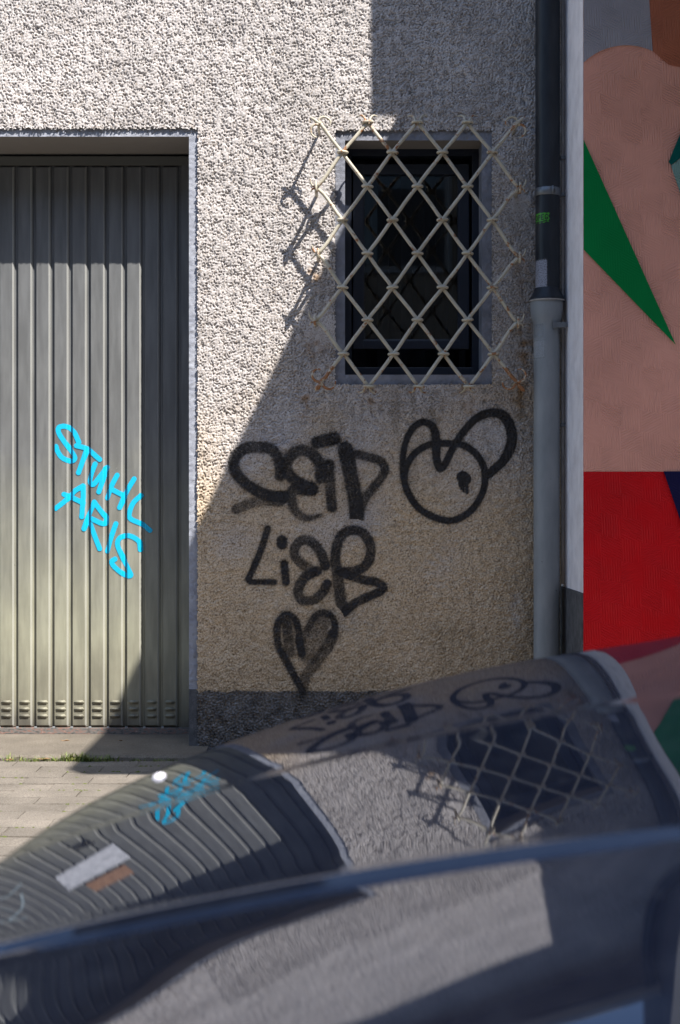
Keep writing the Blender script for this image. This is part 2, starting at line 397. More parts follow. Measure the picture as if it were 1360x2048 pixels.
# ---------------------------------------------------------------- the rough-plastered building
G0, G1, GZ = -2.25, (395 - 680) / 590.04, CAMZ + (1024 - 257) / 590.04         # garage opening, outside its painted band
GI0, GI1, GIZ = -2.22, (377.5 - 680) / 590.04, CAMZ + (1024 - 272) / 590.04
W0, W1, WZ0, WZ1 = (670.5 - 680) / 590.04, (984 - 680) / 590.04, CAMZ + (1024 - 769) / 590.04, CAMZ + (1024 - 261) / 590.04
V0, V1, VZ0, VZ1 = (690 - 680) / 590.04, (964.5 - 680) / 590.04, CAMZ + (1024 - 749) / 590.04, CAMZ + (1024 - 279.6) / 590.04
XR = .752; XL = -5.2; TOP = 4.5
house = empty('garage_building', (0, 0, 0), 'building with pale rough-cast plaster wall, dark plinth and painted trim round its openings', 'building')
core = MB(); yc0, yc1 = .016, .30
core.box(XL, G0, yc0, yc1, -.1, TOP); core.box(G1, W0, yc0, yc1, -.1, TOP); core.box(W1, XR, yc0, yc1, -.1, TOP)
core.box(G0, G1, yc0, yc1, GZ, TOP); core.box(W0, W1, yc0, yc1, WZ1, TOP); core.box(W0, W1, yc0, yc1, -.1, WZ0)
core.build('masonry_core', m_core, house)
MB().box(XL, 6, .301, 5, -.1, .02).build('floor_slab', m_core, house)
room = MB()
room.box(-.3, .8, 1.1, 1.12, .9, 2.5); room.box(-.32, -.30, .30, 1.12, .9, 2.5); room.box(.8, .82, .30, 1.12, .9, 2.5)
room.box(-.3, .8, .30, 1.12, 2.5, 2.52); room.box(-.3, .8, .30, 1.12, .88, .9); room.build('room_lining', m_room, house)

T1 = band(1024, 160, 350, .8, .55, 1); T2 = band(1024, 200, 370, 1, 0, 2); T5 = band(1024, 20, 70, .8, .5, 9); T3 = band(1024, 3, 14, 1, 0, 3); T4 = band(1024, 60, 150, 1, 0, 7)
TS = 2.56
def plaster_h(X, Z):
    """relief of the rendered wall (positive = out from the wall)"""
    a = samp(T1, X, Z, TS); b = samp(T2, X + .31, Z + .17, TS); c3 = samp(T3, X, Z, TS)
    e_ = samp(T5, X + .7, Z + .2, TS)
    q_ = a * .75 + b * .65 + e_ * .35
    rough = np.tanh(q_ * 1.1 + .5) - .8 * np.maximum(-q_ - .45, 0) + .10 * b
    fine = np.tanh(b * .9 + a * .45 + .5) + .35 * e_
    # rubbed-down, finer zone in the lower wall
    low = 1 - sm(.70, 1.25, Z + .12 * c3 + .30 * np.clip(-.20 - X, -.4, .4))
    right = sm(.05, .7, X) * .35
    k_ = np.clip(low + right, 0, 1)
    h = rough * .0033 * (1 - k_) + fine * .0032 * k_ + c3 * .0011
    pl = sm(.212, .200, Z)                          # plinth: coarse granules
    h = h * (1 - pl) + pl * (np.tanh(a + b) * .0034 + .0015)
    patch = np.exp(-(((X + .060) / .05) ** 2 + ((Z - 1.43) / .06) ** 2) ** 2) + np.exp(-(((X + .075) / .038) ** 2 + ((Z - 1.885) / .045) ** 2) ** 2) + np.exp(-(((X - .60) / .035) ** 2 + ((Z - 1.86) / .06) ** 2) ** 2)
    return h * (1 - .9 * np.clip(patch, 0, 1))
N1 = band(512, 2, 9, 1, 0, 21); N2 = band(512, 12, 60, 1, 0, 22); N3 = band(1024, 110, 260, 1, 0, 23); N4 = band(512, 10, 40, 6, math.pi / 2, 24)
def mixc(c, d, t): return c * (1 - t[..., None]) + np.array(d) * t[..., None]
def plaster_c(X, Z):
    n1, n2, n3, n4 = samp(N1, X, Z, 2.56), samp(N2, X, Z, 2.56), samp(N3, X, Z, 2.56), samp(N4, X, Z, 2.56)
    c = np.zeros(X.shape + (3,)) + np.array((.51, .47, .45))
    c *= (1 + .05 * n1 + .05 * n2)[..., None]
    low = 1 - sm(.62, 1.35, Z + .12 * n1)
    c = mixc(c, (.70, .54, .365), low * .9)
    c = mixc(c, (.19, .12, .055), sm(1.5, 2.6, n2 * .45 + n3 * 1.0 + .3 * low + .3) * .5)          # brown specks
    c = mixc(c, (.10, .085, .065), sm(.7, 1.7, samp(N3, X + .9, Z + .5, 2.56) + .2 * n2) * (.18 + .2 * low))
    damp = sm(.50, .18, Z + .06 * n1 - .22 * np.clip(X - .15, 0, .5))                             # splash dirt above plinth
    c = mixc(c, (.17, .135, .085), np.clip(damp * (.30 + .05 * n2 + .12 * n3), 0, .8))
    c = mixc(c, (.20, .17, .13), sm(.3, 1.6, n4 + .4 * n2) * sm(1.30, 1.22, Z) * sm(.75, 1.2, Z) * sm(.10, .25, X) * .55)  # runs below the sill
    c = mixc(c, (.24, .20, .15), sm(.45, .74, X) * .45 * sm(2.2, 1.0, Z))
    for (px, py, sx, sy, amt, col) in ((545, 880, 34, 24, .8, (.50, .48, .50)), (470, 930, 26, 16, .6, (.50, .48, .50)), (720, 1030, 22, 30, .45, (.46, .44, .44)), (1033, 1225, 12, 36, .8, (.52, .47, .42)),
            (640, 690, 36, 42, .5, (.42, .37, .34)), (1030, 430, 26, 40, .5, (.40, .36, .33)), (905, 125, 14, 22, .5, (.52, .49, .47)), (680, 1240, 60, 26, .4, (.47, .43, .38)), (560, 1200, 60, 30, .3, (.48, .42, .35))):
        x0, _, z0 = PX(px, py); t = np.exp(-((X - x0) / (sx / 590)) ** 2 - ((Z - z0) / (sy / 590)) ** 2)
        c = mixc(c, col, np.clip(t * (amt + .5 * n2 * amt), 0, .9))
    for (px, py) in ((630, 690), (735, 790), (1040, 790), (1045, 660), (632, 545), (1046, 560), (935, 790), (612, 800), (1050, 700)):   # rust runs under the grille fixings
        x0, _, z0 = PX(px, py); t = np.exp(-((X - x0) / .022) ** 2 - ((Z - z0) / .05) ** 2)
        c = mixc(c, (.26, .14, .05), np.clip(t * (.35 + .5 * n2), 0, .7))
    pl = sm(.2045, .2005, Z + .0012 * n3 + .0015 * n2)
    pc = np.zeros_like(c) + np.array((.14, .14, .146)); pc *= (1 + .28 * n3 + .2 * n2)[..., None]
    return np.clip(mixc2(c, pc, pl), .01, .9)
def mixc2(c, d, t): return c * (1 - t[..., None]) + d * t[..., None]
STEP = .0027
def wall_patch(x0, x1, z0, z1, step):
    xs = np.arange(x0, x1 + step * .5, step); zs = np.arange(z0, z1 + step * .5, step)
    X, Z = np.meshgrid(xs, zs)
    jx = .0016 * samp(T4, X * 1.7, Z * 1.7 + .4, TS)            # ragged plaster edges at openings
    cx, cz = (X[:-1, :-1] + X[1:, 1:]) / 2, (Z[:-1, :-1] + Z[1:, 1:]) / 2; j = jx[:-1, :-1]
    keep = ~((cx > G0) & (cx < G1 + j) & (cz < GZ + j * 2)) & ~((cx > W0 + j) & (cx < W1 + j) & (cz > WZ0 + j) & (cz < WZ1 + j * 1.6))
    H = plaster_h(X, Z)
    return grid_mesh('plaster_coat', X, -H, Z, keep, m_plaster, house, {'Col': plaster_c(X, Z)})
FX0, FZ0 = -1.24, .0
NX = int(round((XR - FX0) / STEP)); NZ = int(round(2.62 / STEP))
FX1 = FX0 + NX * STEP; FZ1 = FZ0 + NZ * STEP
wall_patch(FX0, FX1, FZ0, FZ1, STEP)
wall_patch(XL + .6, FX1, FZ1, TOP, .008)
wall_patch(XL + .6, FX0, .0, FZ1, .010)
# plaster thickness behind the ragged edge
lip = MB()
def ring(mb, x0, x1, z0, z1, t, ya, yb, bottom=True):
    mb.box(x0 - t, x0, ya, yb, z0 - (t if bottom else 0), z1 + t); mb.box(x1, x1 + t, ya, yb, z0 - (t if bottom else 0), z1 + t)
    mb.box(x0, x1, ya, yb, z1, z1 + t)
    if bottom: mb.box(x0, x1, ya, yb, z0 - t, z0)
ring(lip, G0, G1, 0, GZ, .012, .0045, .0158, False); ring(lip, W0, W1, WZ0, WZ1, .012, .0045, .0158)
lip.build('plaster_edge', m_soffit, house)
# painted bands with their reveals
def ragged_band(name, segs, seed):
    """segs: list of (x0,x1,z0,z1) front strips at y=.009, subdivided and roughened"""
    for (x0, x1, z0, z1) in segs:
        nx_ = max(2, int((x1 - x0) / .005)); nz_ = max(2, int((z1 - z0) / .005))
        X, Z = np.meshgrid(np.linspace(x0, x1, nx_ + 1), np.linspace(z0, z1, nz_ + 1))
        Y = .0085 - .0008 * np.tanh(samp(T2, X, Z, TS)) - .0008 * samp(T4, X, Z, TS)
        grid_mesh(name, X, Y, Z, np.ones((nz_, nx_), bool), m_band if seed == 1 else m_band_shaded, house)
ragged_band('door_surround', [(G0 - .01, GI0, 0, GIZ), (GI1, G1 + .008, .21, GIZ), (G0 - .01, G1 + .008, GIZ, GZ + .01)], 1)
ragged_band('window_surround', [(W0 - .008, V0, WZ0 - .008, WZ1 + .01), (V1, W1 + .008, WZ0 - .008, WZ1 + .01), (V0, V1, VZ1, WZ1 + .01), (V0, V1, WZ0 - .008, VZ0)], 2)
ragged_plinth = MB().box(GI1, G1 + .002, .004, .03, 0, .208).build('plinth_return', m_plinthtrim, house)
for bx in ((GI1 + .0005, G1, .0101, .29, 0, GIZ + .02), (G0, GI0 - .0005, .0101, .29, 0, GIZ + .02),
           (V0 - .018, V0 - .0005, .0101, .16, VZ0 - .01, VZ1 + .02), (V1 + .0005, V1 + .018, .0101, .16, VZ0 - .01, VZ1 + .02)):
    MB().box(*bx).build('reveal', m_band if bx[0] < -.3 else m_band_shaded, house)
sf = MB(); sf.box(GI0, GI1, .0101, .30, GIZ + .0005, GZ - .001); sf.box(V0, V1, .0101, .16, VZ1 + .0005, WZ1 - .001)
sf.build('soffit', m_soffit, house)
MB().box(V0, V1, .0101, .16, WZ0 + .001, VZ0 - .0005).build('window_sill', m_band_shaded, house)
# eaves, gutter
MB().box(XL, XR - .003, -.30, .31, TOP + .001, TOP + .06).build('eaves_board', m_roof, house)
ro = mesh_obj('roof', [(XL, -.33, TOP + .062), (XR - .003, -.33, TOP + .062), (XR - .003, 4, TOP + 1.9), (XL, 4, TOP + 1.9), (XL, 4, TOP + .062), (XR - .003, 4, TOP + .062)], [(0, 1, 2, 3), (1, 5, 2), (0, 3, 4)], m_roof, house)
gv = []; gf = []
nseg = 10
for xi, xx_ in enumerate((XL, XR - .004)):
    for rad, sgn in ((.062, 1), (.057, -1)):
        for q in range(nseg + 1):
            a = math.pi * (q / nseg) * sgn if False else math.pi * q / nseg
            gv.append((xx_, -.365 - rad * math.cos(a), TOP + .045 - rad * math.sin(a)))
S = nseg + 1
for q in range(nseg):
    gf.append((q, q + 1, 2 * S + q + 1, 2 * S + q)); gf.append((S + q, 2 * S + S + q, 2 * S + S + q + 1, S + q + 1))
for q in (0, nseg): gf.append((q, 2 * S + q, 3 * S + q, S + q))
gf += [tuple(range(0, S)), tuple(range(2 * S, 3 * S))]
g_ = mesh_obj('gutter', gv, gf, m_zinc, house)
MB().tube([(XL, -.428, TOP + .047), (XR - .004, -.428, TOP + .047)], .008, 8).build('gutter_bead', m_zinc, house)

# ---------------------------------------------------------------- graffiti on the plaster (same relief, 1 mm proud)
def seg_dist(X, Z, pts):
    d = np.full(X.shape, 9e9); tt = np.zeros(X.shape); n_ = len(pts) - 1
    for i in range(n_):
        ax, az_ = pts[i]; bx, bz = pts[i + 1]; dx, dz = bx - ax, bz - az_; L2 = dx * dx + dz * dz + 1e-12
        t = np.clip(((X - ax) * dx + (Z - az_) * dz) / L2, 0, 1)
        q = np.hypot(X - ax - t * dx, Z - az_ - t * dz); m_ = q < d
        d = np.where(m_, q, d); tt = np.where(m_, (i + t) / n_, tt)
    return d, tt
def cov(X, Z, strokes, soft, den_k=1.0):
    """strokes: (points px, width px, density or (start,end))"""
    A = np.ones(X.shape)
    for (pts, wd, den) in strokes:
        P = catmull(pts, 6) if len(pts) > 2 else pts
        if len(P) == 1: P = [P[0], (P[0][0] + .5, P[0][1])]
        P = [(PX(a, b)[0], PX(a, b)[2]) for a, b in P]
        d, t = seg_dist(X, Z, P)
        if isinstance(den, tuple): dd = np.interp(t, np.linspace(0, 1, len(den)), den)
        else: dd = den
        dd = dd * den_k * (1 if den_k == 1 else 1 + .13 * np.clip(samp(N3, X, Z, 2.56) + .6 * samp(N2, X * 1.0, Z, 2.56), -1.6, .6))
        if isinstance(wd, tuple): ww = np.interp(t, np.linspace(0, 1, len(wd)), wd)
        else: ww = wd
        hw = ww / 2 / 590.04; s_ = soft / 590.04
        f = 1 - sm(hw - s_, hw + s_, d)
        halo = .22 * np.exp(-np.maximum(d - hw, 0) / (s_ * 1.6))
        A *= 1 - dd * np.clip(f + halo * (1 - f), 0, 1)
    return 1 - A
def graffiti(name, label, strokes, box, soft=3.0, m_=None, den_k=1.0, lift=.0009):
    (u0, v0, u1, v1) = box; i0 = int((PX(u0)[0] - FX0) / STEP); i1 = int((PX(u1)[0] - FX0) / STEP)
    j0 = int((PX(0, v1)[2] - FZ0) / STEP); j1 = int((PX(0, v0)[2] - FZ0) / STEP)
    X, Z = np.meshgrid(FX0 + np.arange(i0, i1 + 1) * STEP, FZ0 + np.arange(j0, j1 + 1) * STEP)
    a = np.clip(cov(X, Z, strokes, soft, den_k), 0, 1); k_ = (a[:-1, :-1] + a[1:, 1:] + a[1:, :-1] + a[:-1, 1:]) > .02
    o = grid_mesh(name, X, -plaster_h(X, Z) - lift, Z, k_, m_ or m_spray, house, {'a': a}); o['label'] = label; return o
zf = lambda s, ox, oy: (lambda L: [(ox + a / s, oy + b / s) for a, b in L])
z1 = zf(3.778, 440, 840)
SEID = [(z1([(455, 420), (452, 330), (400, 230), (300, 205), (190, 215), (115, 280), (110, 370), (170, 460), (270, 530), (370, 570), (480, 580)]), 22, (.9, .85, .75, .9, .9, .95, .95)),
        (z1([(480, 580), (450, 615), (350, 610), (230, 630), (125, 675)]), 20, (.8, .6, .5, .6)),
        (z1([(760, 440), (760, 350), (700, 260), (600, 230), (520, 290), (500, 370), (560, 450), (680, 520)]), 22, (.9, .85, .75, .8, .9, .97)),
        (z1([(690, 520), (560, 530), (540, 600), (570, 690), (650, 740), (755, 722)]), (28, 22, 20, 15, 8), (.95, .75, .65, .7)),
        (z1([(735, 170), (865, 140)]), 25, .9), (z1([(825, 335), (830, 450), (845, 660)]), 20, (.96, .75, .7, .9)),
        (z1([(945, 220), (985, 400), (1020, 600), (1035, 730)]), 29, (.95, .88, .9, .9)),
        (z1([(965, 245), (1100, 275), (1200, 305), (1245, 370), (1200, 460), (1100, 590), (1060, 690)]), 17, (.8, .75, .85, .75, .6))]
LIEB = [(z1([(360, 820), (318, 960), (265, 1090)]), 13, .9), (z1([(265, 1090), (216, 1200)]), 12, .95), (z1([(216, 1205), (232, 1222), (300, 1224), (412, 1226)]), 11, .96),
        (z1([(468, 910), (468, 938)]), 21, .97), (z1([(485, 1085), (498, 1225)]), 15, .96),
        (z1([(795, 1100), (760, 1000), (680, 915), (600, 920), (560, 1000), (610, 1080), (690, 1130)]), 19, (.95, .75, .7, .65, .6)),
        (z1([(735, 1140), (640, 1190), (590, 1290), (620, 1360), (700, 1360), (770, 1310), (810, 1240)]), 19, (.96, .85, .7, .65, .75, .88)),
        (z1([(930, 1450), (905, 1300), (885, 1150), (870, 1040), (900, 900), (980, 835), (1080, 855), (1135, 950), (1125, 1060), (1050, 1130), (930, 1150)]), (24, 20, 19, 19, 19), (.75, .7, .85, .85, .8, .85, .8)),
        (z1([(900, 1140), (960, 1170), (1090, 1210), (1180, 1225), (1232, 1265), (1200, 1300), (1120, 1335), (1020, 1385), (940, 1450)]), 17, (.96, .9, .85, .92, .85, .95))]
z2 = zf(8, 530, 1200)
HEART = [(z2([(600, 1450), (480, 1230), (330, 960), (220, 740), (190, 500), (230, 330), (340, 235), (470, 300), (530, 450), (555, 650), (590, 870)]), 14, (.95, .95, .93, .95, .95, .93, .9, .95)),
         (z2([(350, 380), (370, 600), (400, 850)]), 20, (.8, .7, .5)), (z2([(540, 650), (590, 850)]), 15, .85),
         (z2([(620, 640), (720, 380), (830, 240), (950, 200), (1080, 280), (1120, 430), (1090, 560)]), 13, (.6, .8, .92, .93, .93)),
         (z2([(1090, 560), (1000, 760), (850, 950), (700, 1150), (620, 1320), (600, 1480)]), 22, (.8, .55, .5, .5, .35)),
         (z2([(900, 350), (820, 650), (720, 900)]), 34, (.45, .35, .4))]
z3 = zf(4.857, 780, 800)
FACE = [(z3([(560, 422), (700, 435), (820, 510), (905, 640), (922, 780), (885, 930), (780, 1080), (620, 1168), (450, 1148), (280, 1050), (175, 900), (140, 760), (170, 620), (260, 500), (400, 430), (560, 422)]), 13, .985),
        (z3([(130, 760), (125, 560), (160, 390), (230, 265), (330, 215), (420, 270), (450, 400), (450, 550), (480, 660), (530, 625), (620, 450), (720, 300), (850, 170), (1000, 125), (1120, 170), (1180, 310), (1170, 450), (1100, 590), (960, 720)]), (12, 12, 13, 17, 15, 13, 15, 20, 20, 16), .985),
        (z3([(713, 757), (719, 768)]), 8, .9)]
EYE = [(z3([(705, 750), (728, 768)]), 24, 1.0), (z3([(692, 800), (693, 862)]), 4.5, 1.0), (z3([(714, 800), (715, 888)]), 4.5, 1.0), (z3([(742, 790), (746, 898)]), 6, 1.0), (z3([(672, 800), (676, 838)]), 4, .95)]
graffiti('graffiti_word', 'black sprayed word SEID with smeared thick letters', SEID, (445, 845, 795, 1060), den_k=.93)
graffiti('graffiti_word', 'black sprayed word LIEB under the first word', LIEB, (475, 1035, 795, 1245), 2.2, den_k=.97)
graffiti('graffiti_heart', 'black sprayed heart with smudged filling', HEART, (535, 1210, 695, 1400), 2.6, den_k=.94)
graffiti('graffiti_face', 'black sprayed round one-eyed face with two long ears', FACE, (785, 800, 1050, 1065), 2.0)
graffiti('graffiti_eye', 'black dripping paint blob as the eye of the face', EYE, (905, 935, 950, 995), .7, lift=.0019)

# ---------------------------------------------------------------- garage door
YD = .24
def DX(u): return (u - 680) / FPX * (CAMD + YD)
def DZ(v): return CAMZ + (1024 - v) / FPX * (CAMD + YD)
PITCH = 36.3 / FPX * (CAMD + YD)
door = empty('garage_door', (-1.37, YD, .02), 'grey-green ribbed steel up-and-over garage door with blue scrawl and three rows of vents', 'garage door')
zt, zb = DZ(331), DZ(1455)
prof = [(0, .0135), (.0009, .0012), (.0022, 0), (.0445, 0), (.0462, .0007), (.0535, .0110), (.0550, .0128), (PITCH + .0003, .0135)]
def panel_mesh(wd=None):
    p = prof if wd is None else [q for q in prof[:4] if q[0] < wd] + [(wd, 0)]
    zs = [zb, zb + .004, zb + .009] + list(np.linspace(zb + .05, zt - .05, 9)) + [zt - .007, zt]
    vs = []; fs = []
    for j, z in enumerate(zs):
        for (x, y) in p:
            yy = y
            if j == 0 or j == len(zs) - 1: yy = .0135
            elif j == 1: yy = max(y, .0045)
            vs.append((x, yy, z))
    m_ = len(p)
    for j in range(len(zs) - 1):
        for i in range(m_ - 1): a = j * m_ + i; fs.append((a, a + 1, a + m_ + 1, a + m_))
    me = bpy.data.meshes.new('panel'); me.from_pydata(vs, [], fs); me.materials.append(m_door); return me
pmesh = panel_mesh()
vb = bmesh.new(); bmesh.ops.create_cube(vb, size=1)
for q in vb.verts: q.co = Vector((q.co.x * .0365, q.co.y * .010, q.co.z * .0135))
bmesh.ops.bevel(vb, geom=[e for e in vb.edges if abs(e.verts[0].co.y + e.verts[1].co.y) < 1e-5 or (e.verts[0].co.y < 0 and e.verts[1].co.y < 0)], offset=.0042, segments=3, affect='EDGES')
vme = bpy.data.meshes.new('vent_louvre'); vb.to_mesh(vme); vb.free(); vme.materials.append(m_door); vme.polygons.foreach_set('use_smooth', [True] * len(vme.polygons))
xg0 = DX(253.5 + 3 * 36.3)
k = 1
while True:
    x0 = xg0 - k * PITCH
    if x0 < GI0: break
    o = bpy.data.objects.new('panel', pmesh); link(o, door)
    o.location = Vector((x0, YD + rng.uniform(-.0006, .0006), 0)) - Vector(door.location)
    for vz in (1404, 1418, 1432):
        q = bpy.data.objects.new('vent_louvre', vme); link(q, o); q.location = (.0245, -.001, DZ(vz)); q.rotation_euler = (R(-14), 0, 0)
    k += 1
LASTX = xg0 - (k - 1) * PITCH
o = mesh_obj('side_strip', [(xg0, YD + .0135, zb), (xg0 + .001, YD, zb), (GI1 + .001, YD, zb), (xg0, YD + .0135, zt), (xg0 + .001, YD, zt), (GI1 + .001, YD, zt)], [(0, 1, 4, 3), (1, 2, 5, 4)], m_door, door)
MB().box(GI0, LASTX - .001, YD + .001, YD + .01, zb, zt).build('edge_strip', m_door, door)
MB().box(GI0, GI1 + .0005, YD - .003, YD + .03, DZ(1468), zb - .0005, .002).build('bottom_rail', m_rail, door)
MB().box(GI0, GI1 + .0005, YD - .001, YD + .03, zt + .0005, DZ(313)).build('top_rail', m_lintel, door)
MB().box(GI0, GI1 + .0005, YD + .045, YD + .055, .0, GIZ).build('rubber_seal', m_blackplastic, door)
wm_ = MB()
for q in range(1, k):   # weld beads between ribs and bottom rail
    wm_.box(xg0 - q * PITCH - .006, xg0 - q * PITCH + .003, YD - .004, YD + .004, zb - .003, zb + .004, .0015)
wm_.build('weld_beads', mat('weld_metal', (.35, .36, .37), .4, .5), door)
hd = MB().box(-1.33, -1.25, YD - .028, YD - .014, .98, 1.0, .003).box(-1.297, -1.283, YD - .02, YD, .972, 1.008, .003).build('handle', m_blackplastic, door)
def door_y(X):
    t = (X - xg0) % PITCH
    return np.interp(t, [p[0] for p in prof], [p[1] for p in prof])
def door_marks(name, label, strokes, box, m_, soft=.8, step=.0019):
    (u0, v0, u1, v1) = box
    X, Z = np.meshgrid(np.arange(DX(u0), DX(u1), step), np.arange(DZ(v1), DZ(v0), step))
    st = [([(680 + (DX(a)) * 590.04, 1024 - (DZ(b) - CAMZ) * 590.04) for a, b in pts], wd, den) for (pts, wd, den) in strokes]
    a = cov(X, Z, st, soft); a = np.where(a < .3, 0, a)
    k_ = (a[:-1, :-1] + a[1:, 1:] + a[1:, :-1] + a[:-1, 1:]) > .05
    o = grid_mesh(name, X, YD + door_y(X) - .0016, Z, k_, m_, door, {'a': a}); o['label'] = label
z4 = zf(6.023, 100, 830); bw = 10.5
STUHL = [(z4(q), bw, .97) for q in ([(350, 330), (290, 205), (200, 140), (110, 150), (110, 220), (180, 330), (260, 440), (300, 520), (250, 555), (150, 515), (95, 440), (75, 380)],
    [(320, 370), (450, 410), (600, 535)], [(440, 430), (390, 570), (345, 695)], [(545, 590), (495, 720), (482, 810), (525, 835), (600, 745), (690, 630)], [(670, 640), (630, 800), (590, 925)],
    [(810, 725), (740, 860), (690, 1000)], [(1015, 770), (920, 930), (840, 1115)], [(745, 895), (880, 965)], [(1095, 970), (1000, 1065), (955, 1195), (980, 1255), (1100, 1310), (1205, 1390)])]
ARIS = [(z4(q), bw, .97) for q in ([(70, 1125), (200, 1020), (300, 915), (400, 855)], [(400, 855), (400, 1000), (385, 1225)], [(170, 955), (300, 1010), (400, 1060)],
    [(410, 1370), (470, 1200), (535, 1050)], [(535, 1050), (640, 1190), (680, 1240), (650, 1310), (500, 1250)], [(490, 1320), (550, 1480), (600, 1610)], [(795, 1310), (735, 1480), (690, 1640)],
    [(1090, 1620), (1070, 1520), (960, 1455), (850, 1475), (815, 1560), (870, 1700), (940, 1850), (975, 1930), (900, 1925), (780, 1830), (745, 1765), (785, 1735)])]
door_marks('graffiti_word', 'bright blue scrawled word STUHL', STUHL, (98, 835, 315, 1075), m_blue)
door_marks('graffiti_word', 'bright blue scrawled word ARIS', ARIS, (98, 960, 315, 1170), m_blue)
door_marks('graffiti_scrawl', 'pale scrawl at the far end of the door', [([(-260, 850), (-330, 800), (-400, 800)], 8, .8), ([(-330, 720), (-300, 780), (-350, 700), (-420, 660)], 9, .8), ([(-380, 640), (-470, 660), (-520, 620)], 8, .8), ([(-400, 830), (-380, 700)], 6, .6)], (-560, 580, -220, 900), m_pale)
def plate(name, pts, y, mat_, label):
    vs = [(DX(a), YD - y, DZ(b)) for a, b in pts]; vs += [(x, YD - y + .002, z) for x, _, z in vs]
    o = mesh_obj(name, vs, [(0, 1, 2, 3), (4, 7, 6, 5), (0, 4, 5, 1), (1, 5, 6, 2), (2, 6, 7, 3), (3, 7, 4, 0)], mat_, door); o['label'] = label
m_sign = mat('white_notice', (.72, .72, .75), .5); n = N(m_sign); v = n.coord((1, 1, 1))
n.col(n.ramp(n.noise(n.coord((6, 1, 40)), 3.2, 4, .8), [(.47, (.72, .72, .75)), (.60, (.25, .25, .28))]))
m_brown = mat('brown_notice', (.34, .19, .11), .6); n = N(m_brown); n.col(n.ramp(n.noise(n.coord((8, 1, 30)), 4, 3), [(.45, (.36, .20, .12)), (.65, (.22, .12, .07))]))
plate('notice', [(-2, 868), (-4, 745), (-198, 692), (-182, 802)], .004, m_sign, 'white notice stuck on the ribs')
plate('notice', [(-31, 716), (-32, 652), (-150, 632), (-152, 690)], .006, m_brown, 'small brown notice stuck on the ribs')

# ---------------------------------------------------------------- window
YW = .125
def QX(u, y=YW): return (u - 680) / FPX * (CAMD + y)
def QZ(v, y=YW): return CAMZ + (1024 - v) / FPX * (CAMD + y)
window = empty('window', (.25, YW, VZ0), 'small narrow window with black frame and dark glass behind the iron grille', 'window')
def frame(name, xo0, xo1, zo0, zo1, t, tb, ya, yb, m_, par):
    mb = MB(); mb.box(xo0, xo0 + t, ya, yb, zo0, zo1, .002); mb.box(xo1 - t, xo1, ya, yb, zo0, zo1, .002)
    mb.box(xo0 + t - .001, xo1 - t + .001, ya + .0007, yb, zo1 - t, zo1 - .0005, .002); mb.box(xo0 + t - .001, xo1 - t + .001, ya + .0007, yb, zo0 + .0005, zo0 + tb, .002)
    return mb.build(name, m_, par)
frame('outer_frame', V0 - .003, V1 + .003, VZ0 - .003, VZ1 + .003, .026, .040, YW, YW + .06, m_frame, window)
sash = frame('sash', QX(706), QX(939), QZ(697), QZ(326), .036, .030, YW + .012, YW + .05, m_frame, window)
frame('glazing_bead', QX(723), QX(922), QZ(683), QZ(340), .010, .010, YW + .018, YW + .03, m_frame, window)
MB().box(QX(722), QX(923), YW + .030, YW + .034, QZ(684), QZ(339)).build('pane', m_glass, window)
cu = MB()
for i in range(10):
    x = .03 + i * .045; cu.add([(x, .62, 1.0), (x + .0225, .65 if i % 2 else .60, 1.0), (x + .045, .62, 1.0), (x, .62, 2.3), (x + .0225, .65 if i % 2 else .60, 2.3), (x + .045, .62, 2.3)], [(0, 1, 4, 3), (1, 2, 5, 4)])
cu.build('curtain', mat('dark_grey_fabric', (.05, .05, .055), .95), window)

# ---------------------------------------------------------------- grille
YG = -.125
grille = empty('window_grille', (.25, YG, 1.26), 'cream painted wrought iron diamond grille with curled ends and rust spots', 'window grille')
def GP(u, v, y=YG): return Vector(PX(u, v, y))
def rusty(o, val):
    at_ = o.data.attributes.new('rust', 'FLOAT', 'POINT'); nv = len(o.data.vertices)
    at_.data.foreach_set('value', np.full(nv, val, np.float32) if np.isscalar(val) else val); return o
SL, SR = {373: (632, 375), 507: (636, 508), 640: (630, 641)}, {373: (1040, 376), 507: (1039, 515), 640: (1036, 645)}
YS = -.121
rows = [245, 305, 373, 440, 507, 575, 640, 708, 773]
def knot(c_, r_):
    """c_ half-step column 0..8 (0 and 8 are the side ends), r_ row"""
    v_ = rows[r_]
    if c_ == 0: return SL[v_] + (YS,)
    if c_ == 8: return SR[v_] + (YS,)
    u_ = 685 + (c_ - 1) * 50 + {7: 2, 8: 3}.get(r_, 0)
    return (u_, v_, YG)
bars = []
for (c_, r_) in ((1, 1), (2, 0), (4, 0), (6, 0), (0, 2), (0, 4), (0, 6)):
    L = [(c_, r_)]
    while L[-1][0] < 8 and L[-1][1] < 8 and not (L[-1] == (7, 7)): L.append((L[-1][0] + 1, L[-1][1] + 1))
    P = [knot(*q) for q in L]
    if (c_, r_) == (1, 1): P = [(619, 234, -.125), (640, 247, -.125)] + P
    if L[-1] == (7, 7): P += [(1032, 762, -.122), (1050, 783, -.118)]
    bars.append(P)
for (c_, r_) in ((7, 1), (6, 0), (4, 0), (2, 0), (8, 2), (8, 4), (8, 6)):
    L = [(c_, r_)]
    while L[-1][0] > 0 and L[-1][1] < 8 and not (L[-1] == (1, 7)): L.append((L[-1][0] - 1, L[-1][1] + 1))
    P = [knot(*q) for q in L]
    if (c_, r_) == (7, 1): P = [(1050, 234, -.125), (1032, 248, -.125)] + P
    if L[-1] == (1, 7): P += [(644, 762, -.122), (630, 782, -.118)]
    bars.append(P)
BR = .0062
